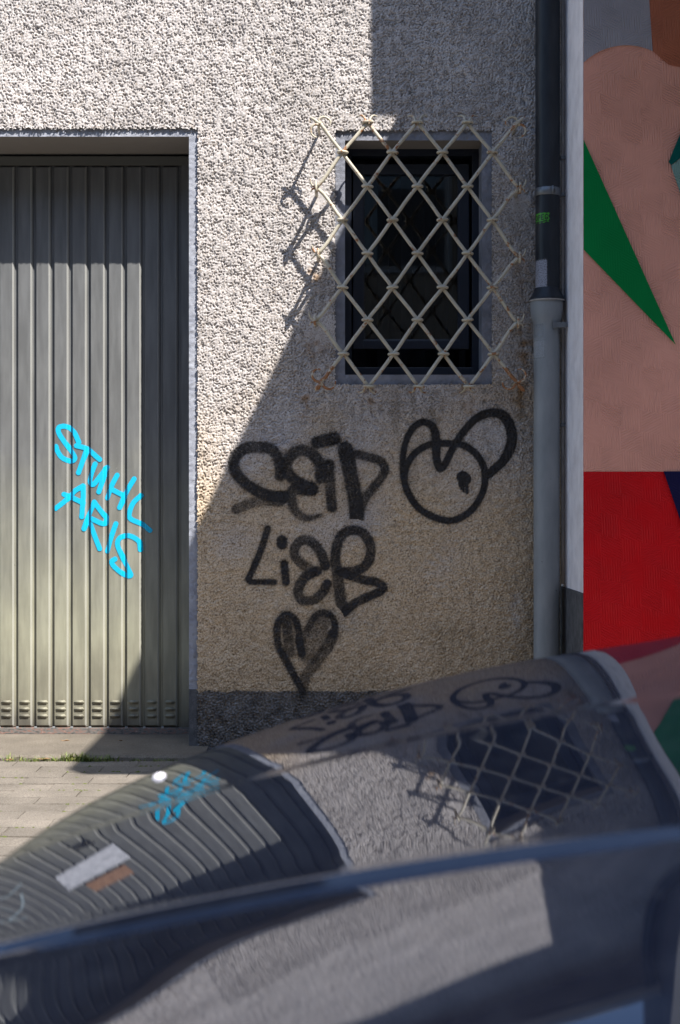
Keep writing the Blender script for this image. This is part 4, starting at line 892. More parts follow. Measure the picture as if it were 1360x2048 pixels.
# ---------------------------------------------------------------- parked car
HOOD = """-3246734 -34621012 4765700 70979 1101260 -22752 144146 982365 1622 213240 839769 27782 273692 689734 53021 322895 547686 75042 360373 425358 92329 387388 329466 104223 406242 261859 110807 419579 220515 112658 429848 200760 110639 438939 196244 105730 447988 199520 98959 457231 202245 91387 465878 195187 84148 472007 168242 78499 472477 110819 75836 463034 12918 77655 438743 -132757 85362 394959 -327723 99944 328834 -564405 121500 241007 -824218 148837
-3226862 -34704126 4795600 77336 1063127 -14687 146119 957911 5783 211550 830232 28455 269609 693437 51069 317823 560634 71569 355478 442334 88446 383368 345162 100862 403269 271697 108614 417373 221085 111988 427795 189948 111580 436256 173223 108167 443856 164744 102625 450949 157568 95889 457053 144105 88979 460761 116238 83026 459716 65634 79290 450692 -15531 79139 429883 -133230 83938 393542 -289637 94818 338974 -480906 112334 265744 -695581 136102
-3221706 -34725689 4800632 88918 1007315 -3564 153533 910502 13724 215233 792032 33664 269957 666017 53699 315685 543083 72166 351810 431917 87748 378943 338286 99612 398536 264749 107426 412430 210983 111291 422454 174464 111613 430135 151157 108993 436503 136059 104152 441986 123526 97899 446328 107411 91139 448528 81149 84894 446808 37906 80340 438635 -28972 78780 420908 -125049 81577 390398 -253250 89964 344563 -411813 104730 282640 -592354 125864
-3216053 -34749330 4805681 103280 938434 8061 163579 847719 22671 221030 737382 40074 271665 622170 57492 314046 510021 73712 347775 407550 87676 373358 319435 98607 391973 248010 106102 405134 193371 110102 414391 153785 110844 421081 126231 108763 426168 106845 104435 430145 91214 98544 432966 74498 91887 433997 51454 85393 431960 16469 80146 424912 -36212 77384 410343 -111860 78447 385477 -214005 84610 347939 -342481 96818 296785 -491185 115324
-3209922 -34774972 4810730 120116 857909 19935 175789 772144 32214 228475 669559 47230 274382 565416 62016 312728 464858 75846 343379 372339 87958 366792 291343 97674 383900 223887 104541 395925 170390 108385 404145 129845 109288 409722 100179 107535 413547 78583 103573 416167 61756 97967 417723 45990 91413 417887 27138 84746 415794 571 78964 410000 -38759 75226 398478 -95881 74820 378847 -174749 79023 348908 -276353 88850 307659 -396232 104724
-3203332 -34802536 4815764 139101 767251 31793 189673 686503 41946 237079 591995 54681 277739 499448 66845 311536 411204 78215 338626 329600 88335 359428 256949 96641 374660 194929 102663 385270 144225 106129 392290 104486 106995 396708 74486 105418 399344 52361 101719 400785 35774 96363 401313 21967 89946 400852 7698 83211 398876 -10877 77061 394333 -38220 72571 385606 -79126 70949 370645 -137806 73426 347442 -216054 81036 315001 -310580 94277
-3196301 -34831940 4820765 159896 668030 43370 204735 593551 51472 246366 508075 62000 281379 427851 71588 310297 352537 80500 333528 282520 88574 351453 219053 95368 364590 163521 100408 373631 116851 103352 379382 79262 104049 382661 50280 102546 384219 28847 99059 384656 13448 93953 384365 2111 87732 383459 -7666 81045 381681 -19076 74696 378295 -36085 69659 372013 -63242 67045 361075 -104875 68012 343653 -163331 73547 318793 -236190 84163
-3188851 -34863100 4825719 182157 561843 54400 220495 495977 60409 255891 420976 68803 284993 353895 75907 308866 291967 82432 328114 233903 88487 343054 180090 93749 354012 131694 97749 361438 89874 100094 365924 55355 100549 368137 28298 99070 368743 8334 95782 368343 -5377 90957 367399 -14146 85010 366169 -19866 78490 364598 -25180 72099 362204 -33609 66700 357969 -49445 63292 350375 -77039 62928 337762 -119130 66521 319218 -173997 74536
-3181002 -34895927 4830606 205542 450291 64622 236494 396329 68408 265265 333554 74750 288325 280394 79518 307143 232097 83796 322432 186049 87936 334416 142008 91714 343216 101023 94681 349065 64485 96408 352354 33556 96602 353602 8933 95142 353390 -9183 92071 352295 -21068 87583 350824 -27487 81995 349334 -29809 75760 347929 -30197 69472 346320 -31769 63871 343715 -38547 59836 338804 -54856 58297 330058 -83734 60067 316591 -124108 65524
-3172775 -34930334 4835411 229708 334959 73777 252317 296960 75140 274158 248273 79551 291180 209659 82194 305072 174974 84436 316552 140711 86822 325707 106248 89223 332460 72629 91216 336832 41472 92358 339030 14316 92310 339431 -7700 90896 338526 -23910 88093 336857 -34114 84010 334945 -38612 78877 333217 -38317 73043 331892 -34959 66985 330845 -31274 61322 329464 -31023 56798 326608 -38477 54219 320860 -56948 54275 311315 -86021 57234
-3164193 -34966230 4840116 254324 217393 81612 267592 199993 80309 282302 167192 82961 293425 143487 83758 302637 122110 84233 310554 99127 85082 317088 73790 86257 321960 47228 87378 324997 21287 88000 326234 -2184 87764 325913 -21688 86454 324430 -36173 83985 322277 -45042 80394 319976 -48186 75816 317995 -46104 70495 316644 -40119 64787 315928 -32615 59179 315385 -27095 54286 314019 -27781 50778 310486 -38261 49220 303822 -58846 49763
-3155276 -35003522 4844704 279067 99087 87880 281989 107306 83642 289495 91970 84769 294981 83211 84070 299855 74546 83105 304525 62098 82673 308699 45226 82811 311897 25214 83188 313767 4121 83383 314182 -15956 83038 313259 -33237 81910 311298 -46357 79864 308729 -54375 76864 306059 -56809 72951 303784 -53768 68254 302284 -46191 63005 301671 -36117 57559 301615 -26818 52395 301232 -22481 48053 299232 -26998 44972 294537 -41489 43191
-3087866 -35285453 4863296 276854 79641 86986 279832 82991 83720 284091 80189 81884 288886 72467 81020 293620 61015 80741 297836 46995 80721 301211 31503 80695 303553 15554 80453 304792 43 79844 304956 -14273 78769 304164 -26801 77170 302592 -37098 75038 300459 -44882 72386 298007 -50000 69251 295483 -52414 65689 293126 -52165 61756 291166 -49361 57512 289812 -44127 53013 289258 -36604 48303 289689 -26907 43420 291283 -15115 38388
-3026180 -35543449 4878020 275576 58392 87011 277227 63602 83132 280220 63033 80680 283863 57821 79229 287595 49047 78417 290987 37740 77941 293732 24865 77554 295636 11313 77060 296610 -2127 76314 296658 -14782 75211 295855 -26106 73693 294339 -35687 71732 292285 -43232 69329 289890 -48567 66507 287367 -51608 63300 284923 -52347 59753 282765 -50827 55911 281084 -47117 51815 280065 -41294 47505 279887 -33421 43009 280730 -23531 38346
-2968891 -35783049 4890023 274253 39282 86935 274713 46155 82510 276577 47544 79521 279191 44512 77558 282029 38043 76285 284682 29061 75416 286853 18426 74719 288346 6928 74011 289060 -4728 73145 288973 -15938 72023 288130 -26196 70574 286632 -35111 68765 284619 -42388 66582 282255 -47831 64034 279718 -51322 61143 277195 -52809 57936 274869 -52280 54450 272918 -49756 50713 271522 -45262 46758 270856 -38812 42605 271101 -30395 38265
-2915535 -36006205 4899602 272907 22018 86775 272291 30382 81868 273142 33501 78405 274835 32368 75997 276869 27894 74323 278855 20918 73114 280501 12214 72151 281611 2489 71257 282070 -7619 70291 281836 -17558 69151 280930 -26862 67767 279424 -35151 66089 277426 -42131 64101 275071 -47591 61795 272516 -51381 59182 269922 -53410 56277 267457 -53628 53105 265291 -52007 49687 263596 -48528 46044 262546 -43166 42191 262325 -35873 38137
-2865692 -36214665 4907026 271549 6351 86551 269960 16057 81216 269897 20705 77334 270761 21239 74536 272071 18504 72513 273450 13268 71008 274615 6240 69815 275364 -1940 68761 275575 -10692 67708 275189 -19505 66556 274204 -27941 65227 272669 -35636 63667 270666 -42293 61848 268311 -47688 59756 265733 -51646 57386 263081 -54046 54748 260507 -54800 51854 258175 -53844 48716 256251 -51120 45347 254906 -46568 41757 254331 -40106 37950
-2818988 -36409998 4912546 270192 -7937 86280 267718 2981 80560 266826 8990 76311 266940 10991 73168 267593 9780 70840 268418 6068 69078 269138 505 67684 269549 -6320 66490 269519 -13869 65363 268977 -21672 64199 267902 -29310 62918 266325 -36432 61462 264306 -42741 59791 261941 -47997 57885 259343 -52013 55731 256646 -54635 53326 253993 -55748 50674 251538 -55253 47782 249446 -53065 44652 247889 -49090 41292 247057 -43222 37696
-2775083 -36593624 4916396 268844 -21034 85975 265561 -9021 79913 263915 -1795 75335 263345 1509 71891 263398 1641 69292 263715 -730 67305 264021 -5001 65734 264115 -10621 64418 263851 -17097 63226 263152 -23980 62050 261981 -30875 60811 260350 -37436 59442 258308 -43370 57902 255930 -48425 56157 253317 -52398 54190 250590 -55115 51988 247886 -56435 49547 245349 -56231 46868 243145 -54392 43946 241445 -50800 40783 240440 -45325 37368
-2733668 -36766836 4918798 267511 -33106 85650 263486 -20099 79282 261150 -11781 74412 259952 -7317 70697 259453 -5991 67862 259302 -7171 65675 259223 -10289 63947 259013 -14834 62524 258526 -20335 61270 257668 -26371 60084 256397 -32563 58877 254709 -38571 57585 252637 -44101 56153 250246 -48898 54548 247626 -52740 52741 244885 -55441 50714 242154 -56834 48457 239576 -56777 45959 237309 -55129 43216 235528 -51756 40218 234425 -46510 36958
-2694460 -36930816 4919962 266199 -44302 85319 261488 -30388 78676 258515 -21085 73543 256741 -15581 69590 255731 -13186 66541 255142 -13299 64176 254703 -15383 62310 254204 -18951 60787 253500 -23559 59478 252486 -28806 58277 251111 -34321 57095 249362 -39776 55864 247261 -44875 54525 244859 -49359 53037 242238 -52993 51365 239502 -55578 49487 236770 -56932 47385 234184 -56893 45041 231900 -55304 42449 230094 -52012 39591 228958 -46853 36455
-2657200 -37086651 4920089 264911 -54752 84996 259564 -40009 78103 256000 -29814 72735 253689 -23369 68566 252204 -20012 65327 251206 -19160 62802 250424 -20303 60808 249651 -22977 59193 248735 -26755 57831 247566 -31253 56612 246088 -36112 55446 244277 -41008 54261 242144 -45648 52998 239738 -49765 51604 237127 -53121 50046 234409 -55505 48291 231702 -56719 46317 229141 -56588 44102 226882 -54942 41632 225101 -51612 38890 223990 -46422 35854
-2621647 -37235348 4919374 263650 -64573 84693 257708 -49071 77573 253593 -38060 71993 250779 -30763 67628 248849 -26528 64216 247462 -24798 61545 246356 -25076 59434 245318 -26919 57732 244195 -29917 56315 242875 -33696 55073 241293 -37909 53913 239418 -42236 52761 237259 -46385 51553 234851 -50088 50236 232261 -53102 48767 229579 -55204 47112 226919 -56190 45239 224415 -55871 43130 222219 -54068 40757 220507 -50598 38104 219476 -45275 35147
-2587577 -37377839 4918009 262416 -73873 84422 255917 -57670 77095 251281 -45912 71322 247995 -37833 66779 245641 -32795 63209 243887 -30253 60401 242467 -29729 58180 241174 -30791 56394 239848 -33045 54920 238379 -36126 53647 236692 -39694 52483 234757 -43438 51349 232572 -47065 50180 230171 -50308 48917 227611 -52918 47515 224983 -54667 45935 222392 -55346 44142 219973 -54755 42111 217876 -52705 39814 216275 -49006 37227 215370 -43461 34323
-2554783 -37514995 4916178 261213 -82746 84196 254183 -65895 76680 249056 -53449 70729 245319 -44647 66022 242562 -38865 62306 240454 -35568 59370 238732 -34290 57042 237188 -34609 55172 235665 -36143 53637 234046 -38538 52325 232258 -41459 51145 230262 -44602 50013 228056 -47674 48864 225666 -50410 47636 223151 -52561 46279 220590 -53893 44751 218091 -54191 43014 215784 -53252 41038 213818 -50877 38792 212368 -46870 36248 211631 -41024 33377
-2523070 -37647631 4914065 260039 -91281 84027 252504 -73827 76338 246906 -60740 70222 242738 -51267 65363 239591 -44790 61508 237141 -40781 58450 235125 -38785 56017 233336 -38390 54062 231616 -39222 52459 229849 -40934 51100 227959 -43200 49889 225905 -45720 48746 223682 -48205 47597 221312 -50390 46382 218850 -52028 45049 216373 -52882 43550 213986 -52735 41846 211817 -51377 39901 210012 -48607 37683 208749 -44220 35161 208220 -38005 32302
-2514890 -37681844 4912560 259196 -90982 83856 251688 -73603 76178 246111 -60577 70072 241956 -51147 65221 238819 -44695 61372 236374 -40697 58319 234361 -38694 55888 232575 -38276 53931 230858 -39072 52326 229099 -40735 50963 227217 -42946 49746 225179 -45402 48597 222972 -47824 47442 220625 -49949 46223 218188 -51533 44886 215739 -52345 43385 213381 -52174 41683 211236 -50815 39744 209454 -48072 37536 208199 -43747 35029 207669 -37635 32192
-2509530 -37704259 4907543 258091 -88239 83018 250852 -71597 75569 245476 -59215 69657 241465 -50333 64968 238421 -44330 61246 236027 -40679 58290 234035 -38926 55926 232248 -38663 54011 230516 -39524 52422 228735 -41173 51056 226835 -43304 49821 224784 -45632 48641 222577 -47895 47451 220239 -49854 46197 217822 -51289 44828 215397 -51997 43308 213059 -51795 41603 210919 -50509 39683 209110 -47976 37525 207778 -44034 35101 207090 -38519 32390
-2506038 -37718865 4900193 256815 -83877 81729 250002 -68410 74657 244947 -57056 69063 241164 -49057 64637 238270 -43782 61126 235960 -40707 58329 234000 -39374 56077 232208 -39383 54231 230448 -40376 52672 228628 -42034 51304 226690 -44070 50041 224610 -46224 48815 222389 -48264 47571 220053 -49987 46258 217651 -51211 44841 215248 -51772 43288 212926 -51536 41578 210777 -50372 39687 208910 -48170 37603 207439 -44826 35310 206496 -40233 32796
-2502652 -37733024 4892738 255535 -79450 80415 249152 -65168 73724 244424 -54861 68456 240874 -47758 64300 238132 -43226 61005 235908 -40737 58371 233981 -39833 56235 232183 -40118 54460 230394 -41248 52932 228535 -42916 51561 226558 -44856 50270 224447 -46833 48998 222212 -48648 47695 219877 -50133 46325 217492 -51140 44857 215110 -51556 43272 212802 -51282 41555 210645 -50244 39694 208716 -48380 37687 207106 -45641 35527 205902 -41985 33214
-2499276 -37747145 4885304 254260 -75043 79096 248306 -61937 72788 243902 -52670 67845 240585 -46460 63960 237994 -42671 60882 235855 -40766 58415 233961 -40291 56394 232158 -40854 54689 230341 -42119 53194 228441 -43796 51820 226426 -45639 50500 224286 -47440 49181 222035 -49032 47821 219702 -50277 46392 217331 -51071 44873 214972 -51339 43256 212680 -51030 41531 210511 -50116 39701 208525 -48589 37771 206774 -46454 35745 205309 -43731 33636
-2495909 -37761228 4877890 252991 -70656 77774 247461 -58716 71846 243381 -50482 67231 240296 -45165 63618 237856 -42116 60759 235803 -40796 58457 233941 -40749 56554 232133 -41589 54921 230287 -42988 53456 228349 -44674 52081 226294 -46420 50732 224124 -48047 49365 221858 -49414 47947 219528 -50420 46459 217171 -51002 44890 214834 -51123 43238 212557 -50778 41508 210378 -49989 39708 208333 -48797 37855 206442 -47264 35965 204719 -45470 34059
-2492551 -37775273 4870495 251726 -66288 76449 246620 -55505 70901 242861 -48300 66613 240006 -43872 63273 237719 -41562 60635 235751 -40825 58500 233921 -41206 56714 232109 -42323 55154 230233 -43855 53721 228255 -45550 52343 226162 -47200 50965 223963 -48652 49550 221682 -49794 48074 219353 -50565 46527 217013 -50933 44906 214695 -50907 43220 212434 -50527 41484 210246 -49862 39714 208142 -49004 37940 206111 -48072 36186 204129 -47203 34486
-2489118 -37789630 4863229 250477 -62025 75144 245783 -52370 69969 242339 -46170 66003 239709 -42612 62933 237571 -41025 60511 235685 -40860 58542 233888 -41660 56872 232069 -43043 55383 230166 -44706 53980 228149 -46406 52600 226018 -47957 51191 223790 -49234 49729 221496 -50154 48195 219169 -50689 46588 216844 -50845 44916 214551 -50672 43196 212304 -50255 41452 210109 -49707 39714 207949 -49173 38015 205784 -48826 36395 203553 -48859 34897
-2484117 -37810544 4858042 249435 -59415 74300 245004 -50497 69367 241757 -44951 65611 239265 -41950 62713 237213 -40817 60428 235373 -40999 58560 233588 -42035 56959 231760 -43551 55505 229834 -45250 54113 227793 -46896 52717 225640 -48326 51278 223402 -49425 49771 221111 -50136 48185 218802 -50451 46527 216509 -50403 44809 214256 -50067 43054 212051 -49559 41293 209886 -49021 39563 207728 -48634 37904 205519 -48604 36363 203173 -49161 34987
-2476788 -37841197 4855951 248702 -59251 74151 244310 -50503 69266 241086 -45088 65547 238602 -42178 62676 236545 -41098 60408 234693 -41289 58544 232893 -42293 56937 231049 -43739 55469 229112 -45333 54052 227064 -46845 52628 224916 -48115 51153 222694 -49036 49607 220430 -49558 47981 218164 -49678 46283 215926 -49436 44526 213740 -48916 42736 211613 -48237 40944 209533 -47552 39190 207464 -47047 37515 205347 -46935 35965 203084 -47456 34595
-2439698 -37996320 4850600 248595 -75088 73614 243451 -66171 68698 239464 -60476 64927 236216 -57142 61981 233404 -55464 59602 230816 -54865 57594 228319 -54879 55804 225834 -55134 54115 223330 -55339 52441 220809 -55279 50725 218296 -54810 48932 215834 -53845 47043 213466 -52357 45055 211241 -50358 42981 209198 -47913 40838 207366 -45116 38657 205757 -42104 36472 204363 -39037 34326 203153 -36109 32262 202063 -33544 30334 201003 -31584 28595
-2402666 -38151205 4846812 248162 -89382 72921 242244 -79845 67867 237515 -73442 63950 233558 -69308 60846 230079 -66734 58302 226877 -65151 56119 223827 -64096 54143 220857 -63210 52262 217944 -62212 50389 215095 -60905 48472 212342 -59156 46474 209725 -56889 44378 207294 -54088 42185 205095 -50771 39904 203168 -47005 37556 201544 -42887 35171 200233 -38545 32782 199231 -34134 30429 198508 -29837 28157 198009 -25862 26018 197649 -22439 24063
-2365810 -38305346 4844416 247449 -102315 72106 240756 -91815 66829 235309 -84396 62690 230696 -79202 59371 226630 -75542 56617 222915 -72860 54236 219426 -70712 52077 216094 -68752 50027 212893 -66716 48003 209828 -64418 45950 206925 -61733 43833 204221 -58590 41634 201759 -54973 39351 199579 -50900 36993 197720 -46428 34575 196205 -41645 32127 195044 -36664 29676 194236 -31625 27261 193751 -26687 24925 193542 -22036 22709 193534 -17873 20669
-2329264 -38458194 4843217 246500 -114020 71189 239042 -102313 65627 232905 -93667 61211 227690 -87248 57631 223107 -82390 54639 218963 -78558 52047 215127 -75329 49708 211529 -72375 47508 208132 -69445 45370 204935 -66359 43232 201951 -62997 41061 199208 -59287 38835 196741 -55207 36549 194580 -50766 34206 192755 -46007 31820 191288 -41002 29412 190183 -35843 27006 189439 -30645 24637 189031 -25545 22338 188917 -20692 20150 189034 -16260 18116
-2293167 -38609166 4842996 245351 -124598 70185 237145 -111519 64289 230357 -101514 59559 224589 -93780 55690 219554 -87674 52442 215050 -82691 49634 210944 -78425 47120 207153 -74564 44791 203630 -70866 42564 200361 -67157 40384 197346 -63314 38207 194600 -59264 36011 192147 -54967 33784 190005 -50422 31525 188197 -45654 29242 186737 -40713 26947 185631 -35664 24662 184871 -30599 22409 184441 -25619 20220 184308 -20843 18124 184420 -16404 16158
-2257664 -38757654 4843515 244030 -134120 69094 235105 -119569 62837 227707 -108139 57768 221438 -99058 53595 216007 -91709 50086 211205 -85611 47063 206888 -80374 44385 202962 -75699 41943 199366 -71352 39657 196069 -67157 37463 193057 -62989 35319 190333 -58760 33195 187905 -54420 31074 185782 -49948 28946 183979 -45347 26814 182503 -40639 24683 181359 -35869 22565 180541 -31091 20474 180038 -26374 18433 179826 -21802 16464 179869 -17466 14591
-2222902 -38903037 4844517 242560 -142631 67913 232954 -126562 61277 224992 -113694 55861 218273 -103282 51381 212500 -94736 47615 207452 -87588 44386 202975 -81469 41560 198959 -76083 39027 195327 -71201 36704 192032 -66642 34526 189047 -62272 32445 186357 -57989 30426 183959 -53727 28443 181853 -49443 26481 180046 -45113 24532 178539 -40733 22594 177338 -36317 20668 176440 -31886 18761 175843 -27473 16883 175532 -23124 15045 175493 -18884 13263
-2189034 -39044689 4845729 240962 -150154 66629 230719 -132564 59609 222244 -118289 53848 215126 -106603 49070 209061 -96934 45058 203816 -88833 41644 199221 -81936 38691 195148 -75953 36090 191508 -70649 33758 188236 -65840 31623 185288 -61376 29632 182637 -57141 27745 180268 -53046 25928 178173 -49023 24154 176350 -45023 22409 174803 -41011 20679 173533 -36965 18954 172548 -32876 17233 171852 -28737 15510 171448 -24552 13788 171341 -20329 12066
-2156207 -39181980 4846865 239250 -156694 65222 228422 -137618 57823 219487 -121997 51729 212024 -109123 46670 205717 -98438 42437 200318 -89499 38862 195640 -81947 35811 191540 -75489 33173 187911 -69886 30860 184671 -64940 28800 181765 -60485 26929 179150 -56388 25199 176802 -52530 23569 174705 -48822 22004 172854 -45181 20474 171252 -41542 18959 169907 -37849 17433 168832 -34053 15885 168044 -30112 14295 167564 -25988 12652 167420 -21645 10944
-2124574 -39314284 4847627 237438 -162241 63665 226081 -141739 55899 216743 -124862 49493 208991 -110910 44180 202490 -99336 39757 196979 -89695 36056 192250 -81626 32942 188147 -74832 30305 184541 -69060 28050 181339 -64097 26098 178470 -59759 24380 175880 -55884 22837 173537 -52334 21419 171421 -48983 20079 169525 -45720 18776 167852 -42445 17474 166420 -39063 16140 165251 -35491 14743 164379 -31648 13251 163844 -27452 11641 163700 -22829 9880
-2094281 -39440977 4847705 235532 -166770 61923 223709 -144923 53811 214030 -126899 47118 206046 -112002 41588 199402 -99682 37012 193818 -89491 33229 189070 -81062 30099 184982 -74083 27507 181409 -68286 25356 178244 -63439 23555 175402 -59333 22031 172821 -55779 20711 170461 -52609 19534 168300 -49662 18440 166332 -46796 17376 164568 -43870 16289 163030 -40757 15133 161759 -37331 13862 160805 -33475 12429 160234 -29068 10793 160124 -23992 8909"""
tab = []
for ln in HOOD.strip().splitlines():
    d = np.array([int(q) for q in ln.split()], float).reshape(-1, 3); tab.append(np.cumsum(d, axis=0) / 1e7)
tab = np.array(tab)                                   # rails across the bonnet: row, station along the car, xyz
def spline(P, t, T):
    """natural cubic spline through P (n, ...) at knots t, evaluated at T"""
    n_ = len(t); h = np.diff(t); sh = P.shape[1:]; Q = P.reshape(n_, -1)
    A = np.zeros((n_, n_)); B = np.zeros_like(Q); A[0, 0] = A[-1, -1] = 1
    for i in range(1, n_ - 1):
        A[i, i - 1], A[i, i], A[i, i + 1] = h[i - 1], 2 * (h[i - 1] + h[i]), h[i]
        B[i] = 6 * ((Q[i + 1] - Q[i]) / h[i] - (Q[i] - Q[i - 1]) / h[i - 1])
    M_ = np.linalg.solve(A, B); k_ = np.clip(np.searchsorted(t, T) - 1, 0, n_ - 2)
    hk = h[k_][:, None]; a = (t[k_ + 1] - T)[:, None] / hk; b = (T - t[k_])[:, None] / hk
    out = a * Q[k_] + b * Q[k_ + 1] + ((a ** 3 - a) * M_[k_] + (b ** 3 - b) * M_[k_ + 1]) * hk ** 2 / 6
    return out.reshape((len(T),) + sh)
def dens(P, ups):
    d = np.sqrt(((P[1:] - P[:-1]) ** 2).sum(-1)).mean(-1) + 1e-5; t = np.concatenate([[0], np.cumsum(d)])
    T = np.concatenate([np.linspace(t[i], t[i + 1], ups, endpoint=False) for i in range(len(t) - 1)] + [[t[-1]]]); return spline(P, t, T)
FC = 11
A_ = dens(tab[:FC + 1], 5); B_ = dens(tab[FC:], 5)
dY = np.abs(A_[..., 1] - A_[-1:, :, 1]); A_[..., 2] -= .0016 * sm(0, .026, dY)      # small step where bonnet and wing skin meet
ft = np.concatenate([A_, B_[1:]])                      # fine rows
tc = np.arange(tab.shape[1], dtype=float)
ft = spline(ft.transpose(1, 0, 2), tc, np.linspace(0, tab.shape[1] - 1, 14 * (tab.shape[1] - 1) + 1)).transpose(1, 0, 2)
def extend(ft, side):
    """carry the rails on to the nose (side<0) or to the cowl (side>0)"""
    E = ft[:, 0] if side < 0 else ft[:, -1]; D_ = (ft[:, 0] - ft[:, 4]) if side < 0 else (ft[:, -1] - ft[:, -5])
    row_t = np.gradient(E, axis=0); nn = np.cross(row_t, D_); nn *= np.sign(nn[:, 2:3]); nn[:, 2] = np.maximum(nn[:, 2], 1e-9)
    D_ = np.stack([np.full(len(E), float(side)), np.zeros(len(E)), -side * nn[:, 0] / np.maximum(nn[:, 2], .35 * np.linalg.norm(nn, axis=1))], 1)
    k0 = 5 * FC + 6
    if side < 0: D_[:k0, 2] = D_[k0, 2]                 # the wing sheet narrows to nothing here: carry on with the bonnet's slope
    D_ = D_ / np.linalg.norm(D_, axis=1)[:, None]; out = []; P = E.copy()
    stepn = 26 if side < 0 else 30
    for k_ in range(stepn):
        L = .022
        if side < 0:
            a = np.arcsin(np.clip(-D_[:, 2], -1, 1)); hd_ = np.arctan2(D_[:, 1], -D_[:, 0]); hd_ *= .88
            a = np.minimum(a + R(4.0 * min(1, k_ / 8)), R(88)); D_ = np.stack([-np.cos(a) * np.cos(hd_), np.cos(a) * np.sin(hd_), -np.sin(a)], 1)
        else:
            a = np.arcsin(np.clip(D_[:, 2], -1, 1)); hd_ = np.arctan2(D_[:, 1], D_[:, 0]); hd_ *= .86
            a = a + (R(7) - a) * .08; D_ = np.stack([np.cos(a) * np.cos(hd_), np.cos(a) * np.sin(hd_), np.sin(a)], 1)
        P = P + D_ * L; out.append(P.copy())
    return np.array(out).transpose(1, 0, 2)
Lx = extend(ft, -1)[:, ::-1]; Rx = extend(ft, 1)
ft = np.concatenate([Lx, ft, Rx], axis=1)
def skirt(ft, side):
    """fall of the wing from the outermost rail down to the sill"""
    E = ft[0] if side > 0 else ft[-1]; D_ = (ft[0] - ft[4]) if side > 0 else (ft[-1] - ft[-6]); D_ = D_ / np.linalg.norm(D_, axis=1)[:, None]
    hx = np.zeros(len(E)); a = np.arcsin(np.clip(-D_[:, 2], -1, 1)); a = np.clip(a, R(-8), R(60)); P = E.copy(); out = []
    for k_ in range(40):
        L = .02; rate = 2.6 if k_ < 14 else 7.0
        if side > 0: rate = 7.0
        a = np.minimum(a + R(rate), R(86)); P = P + np.stack([hx, side * np.cos(a) * L, -np.sin(a) * L], 1); P[:, 2] = np.maximum(P[:, 2], .06); out.append(P.copy())
    return np.array(out)
U = skirt(ft, 1)[::-1]; Dn = skirt(ft, -1)
full = np.concatenate([U, ft, Dn], axis=0)
car = empty('parked_car', (.1, -3.55, -.12), 'glossy dark blue car parked along the kerb, its bonnet mirroring the wall', 'car')
nR, nC = full.shape[:2]
# crease where the two bonnet sheets meet is kept by a split of the smooth surface
cr_row = U.shape[0] + 5 * FC
body = grid_mesh('bonnet', full[..., 0], full[..., 1], full[..., 2], np.ones((nR - 1, nC - 1), bool), m_paint, car)
bp = full
# closing panel for the nose, cowl, windscreen, cabin
zr = bp[:, -1]; cowl = bp[U.shape[0] - 2:U.shape[0] + ft.shape[0] + 10:6, -1]
y_lo, y_hi = bp[-1, -1, 1], bp[0, -1, 1]; xc = float(bp[:, -1, 0].max())
def loft(name, A0, A1, m_, n_=8, bulge=0.0):
    vs = []; fs = []; k_ = len(A0)
    for j in range(n_ + 1):
        t = j / n_
        for a, b in zip(A0, A1):
            q = Vector(a).lerp(Vector(b), t); q.z += bulge * math.sin(math.pi * t); vs.append(q)
    for j in range(n_):
        for i in range(k_ - 1): a = j * k_ + i; fs.append((a, a + 1, a + k_ + 1, a + k_))
    return mesh_obj(name, vs, fs, m_, car, True)
cw = [tuple(p) for p in cowl]; K = len(cw)
roofl = [(p[0] + .62, p[1] * .82 + (-3.35) * .18, .86 + .10 * math.sin(math.pi * i / (K - 1)) + .36) for i, p in enumerate(cw)]
loft('windscreen', cw, roofl, m_cglass, 10, .05)
roofr = [(x + 1.25, y, z - .02) for x, y, z in roofl]; loft('roof', roofl, roofr, m_paint, 10, .05)
tail = [(p[0] + 2.75, p[1], p[2] + .06) for p in cw]; loft('rear_window', roofr, tail, m_cglass, 8, .04)
boot = [(p[0] + 3.15, p[1], p[2]) for p in cw]; loft('boot_lid', tail, boot, m_paint, 4, .02)
loft('rear_panel', boot, [(x + .08, y, .08) for x, y, z in boot], m_paint, 6)
for si in (0, K - 1):
    yb_ = float(bp[-1, -1, 1]) if si else float(bp[0, -1, 1])
    a = [cw[si], (cw[si][0] + .9, cw[si][1], cw[si][2] + .04), (cw[si][0] + 1.8, cw[si][1], cw[si][2] + .06), tail[si], boot[si]]
    b = [(bp[:, -1, 0][-1 if si else 0], yb_, .08)] + [(x, yb_, .08) for x, y, z in a[1:]]
    mid_ = [(x, yb_ + (.02 if si else -.02), z - .12) for x, y, z in a]; mid_[0] = (a[0][0], a[0][1], a[0][2])
    loft('side_panel', a, mid_, m_paint, 4); loft('side_panel', mid_, b, m_paint, 6)
    top = [roofl[si], roofl[si], roofr[si], roofr[si], tail[si]]
    lo = [cw[si], a[1], a[2], a[2], tail[si]]
    loft('side_window', lo, top, m_cglass, 5)
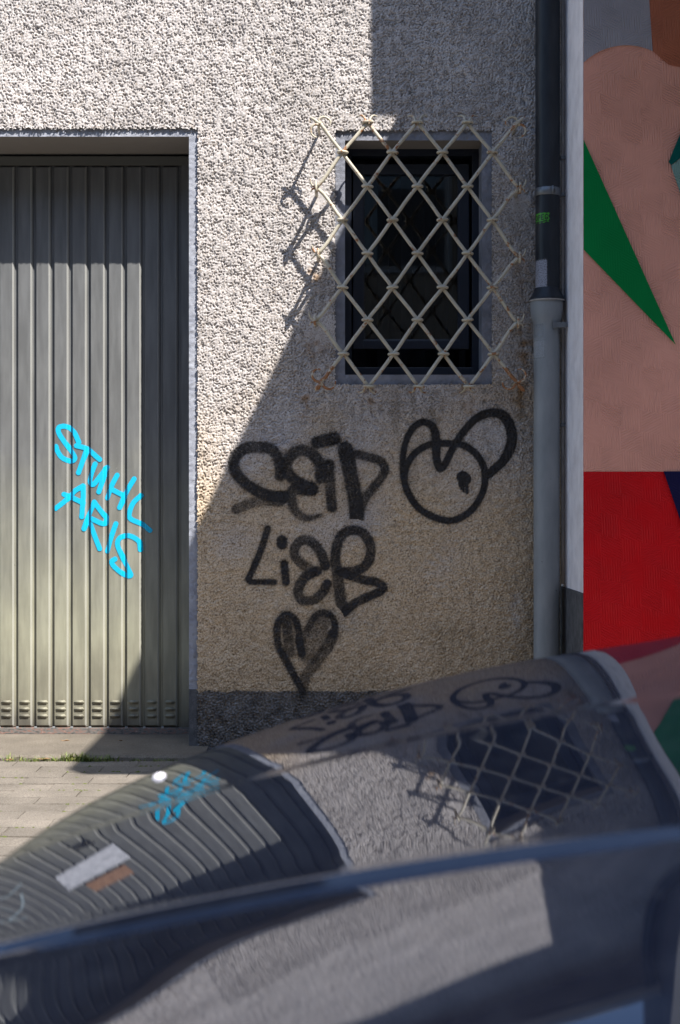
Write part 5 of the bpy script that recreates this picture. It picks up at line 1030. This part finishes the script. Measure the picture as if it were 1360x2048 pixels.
# nose closure: grille panel and lamps
nose = bp[::4, 0]; xn = float(nose[:, 0].min())
mesh_obj('bumper', [tuple(p) for p in nose] + [(p[0] + .05, p[1], .07) for p in nose], [(i, i + 1, len(nose) + i + 1, len(nose) + i) for i in range(len(nose) - 1)], m_blackplastic, car, True)
for y in (-3.28, -3.98):
    MB().box(float(xn) + .07, float(xn) + .20, y - .09, y + .09, .26, .335, .03).build('headlight', m_lamp, car)
for (x, y) in ((.12, -3.12), (.12, -4.22), (2.75, -3.12), (2.75, -4.22)):
    ty = MB(); pr = []
    s_ = 1 if y > -3.6 else -1
    for q in range(28):
        pr.append(q / 28 * 2 * math.pi)
    vs = []; fs = []; sec = [(.17, -.075), (.25, -.085), (.285, -.07), (.29, 0), (.285, .07), (.25, .085), (.17, .075)]
    for an in pr:
        for (r_, o_) in sec: vs.append((x + r_ * math.cos(an), y + o_, .17 + r_ * math.sin(an)))
    m_ = len(sec)
    for i in range(28):
        for j in range(m_ - 1): a = i * m_ + j; b = ((i + 1) % 28) * m_ + j; fs.append((a, a + 1, b + 1, b))
    wh = mesh_obj('wheel', vs, fs, m_tyre, car, True)
    rim = MB()
    for q in range(5):
        an = q * 1.2566; rim.tube([(x, y + s_ * .05, .17), (x + .17 * math.cos(an), y + s_ * .06, .17 + .17 * math.sin(an))], .02, 6)
    rim.tube([(x + .165 * math.cos(q / 24 * 6.2832), y + s_ * .055, .17 + .165 * math.sin(q / 24 * 6.2832)) for q in range(24)], .014, 6, close=True)
    ro_ = rim.build('rim', m_alloy, None); ro_.parent = wh
MB().box(float(xn) + .1, 3.6, -4.15, -3.15, .02, .10).build('underbody', m_blackplastic, car)
# small pale oval dome on the wing, modelled in place of a bright reflection
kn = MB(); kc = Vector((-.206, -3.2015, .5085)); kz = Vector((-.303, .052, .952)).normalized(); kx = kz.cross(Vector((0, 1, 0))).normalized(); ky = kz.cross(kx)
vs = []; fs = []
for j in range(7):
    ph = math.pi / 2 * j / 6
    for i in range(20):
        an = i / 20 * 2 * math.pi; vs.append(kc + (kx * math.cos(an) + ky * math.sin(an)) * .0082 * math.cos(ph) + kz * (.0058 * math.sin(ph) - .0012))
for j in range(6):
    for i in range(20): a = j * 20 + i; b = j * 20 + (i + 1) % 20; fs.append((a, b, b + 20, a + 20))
o = mesh_obj('reflection_dome', vs, fs, mat('pale_pink_white', (.8, .76, .8), .4), car, True); o['label'] = 'small pale oval dome standing in for a reflection'
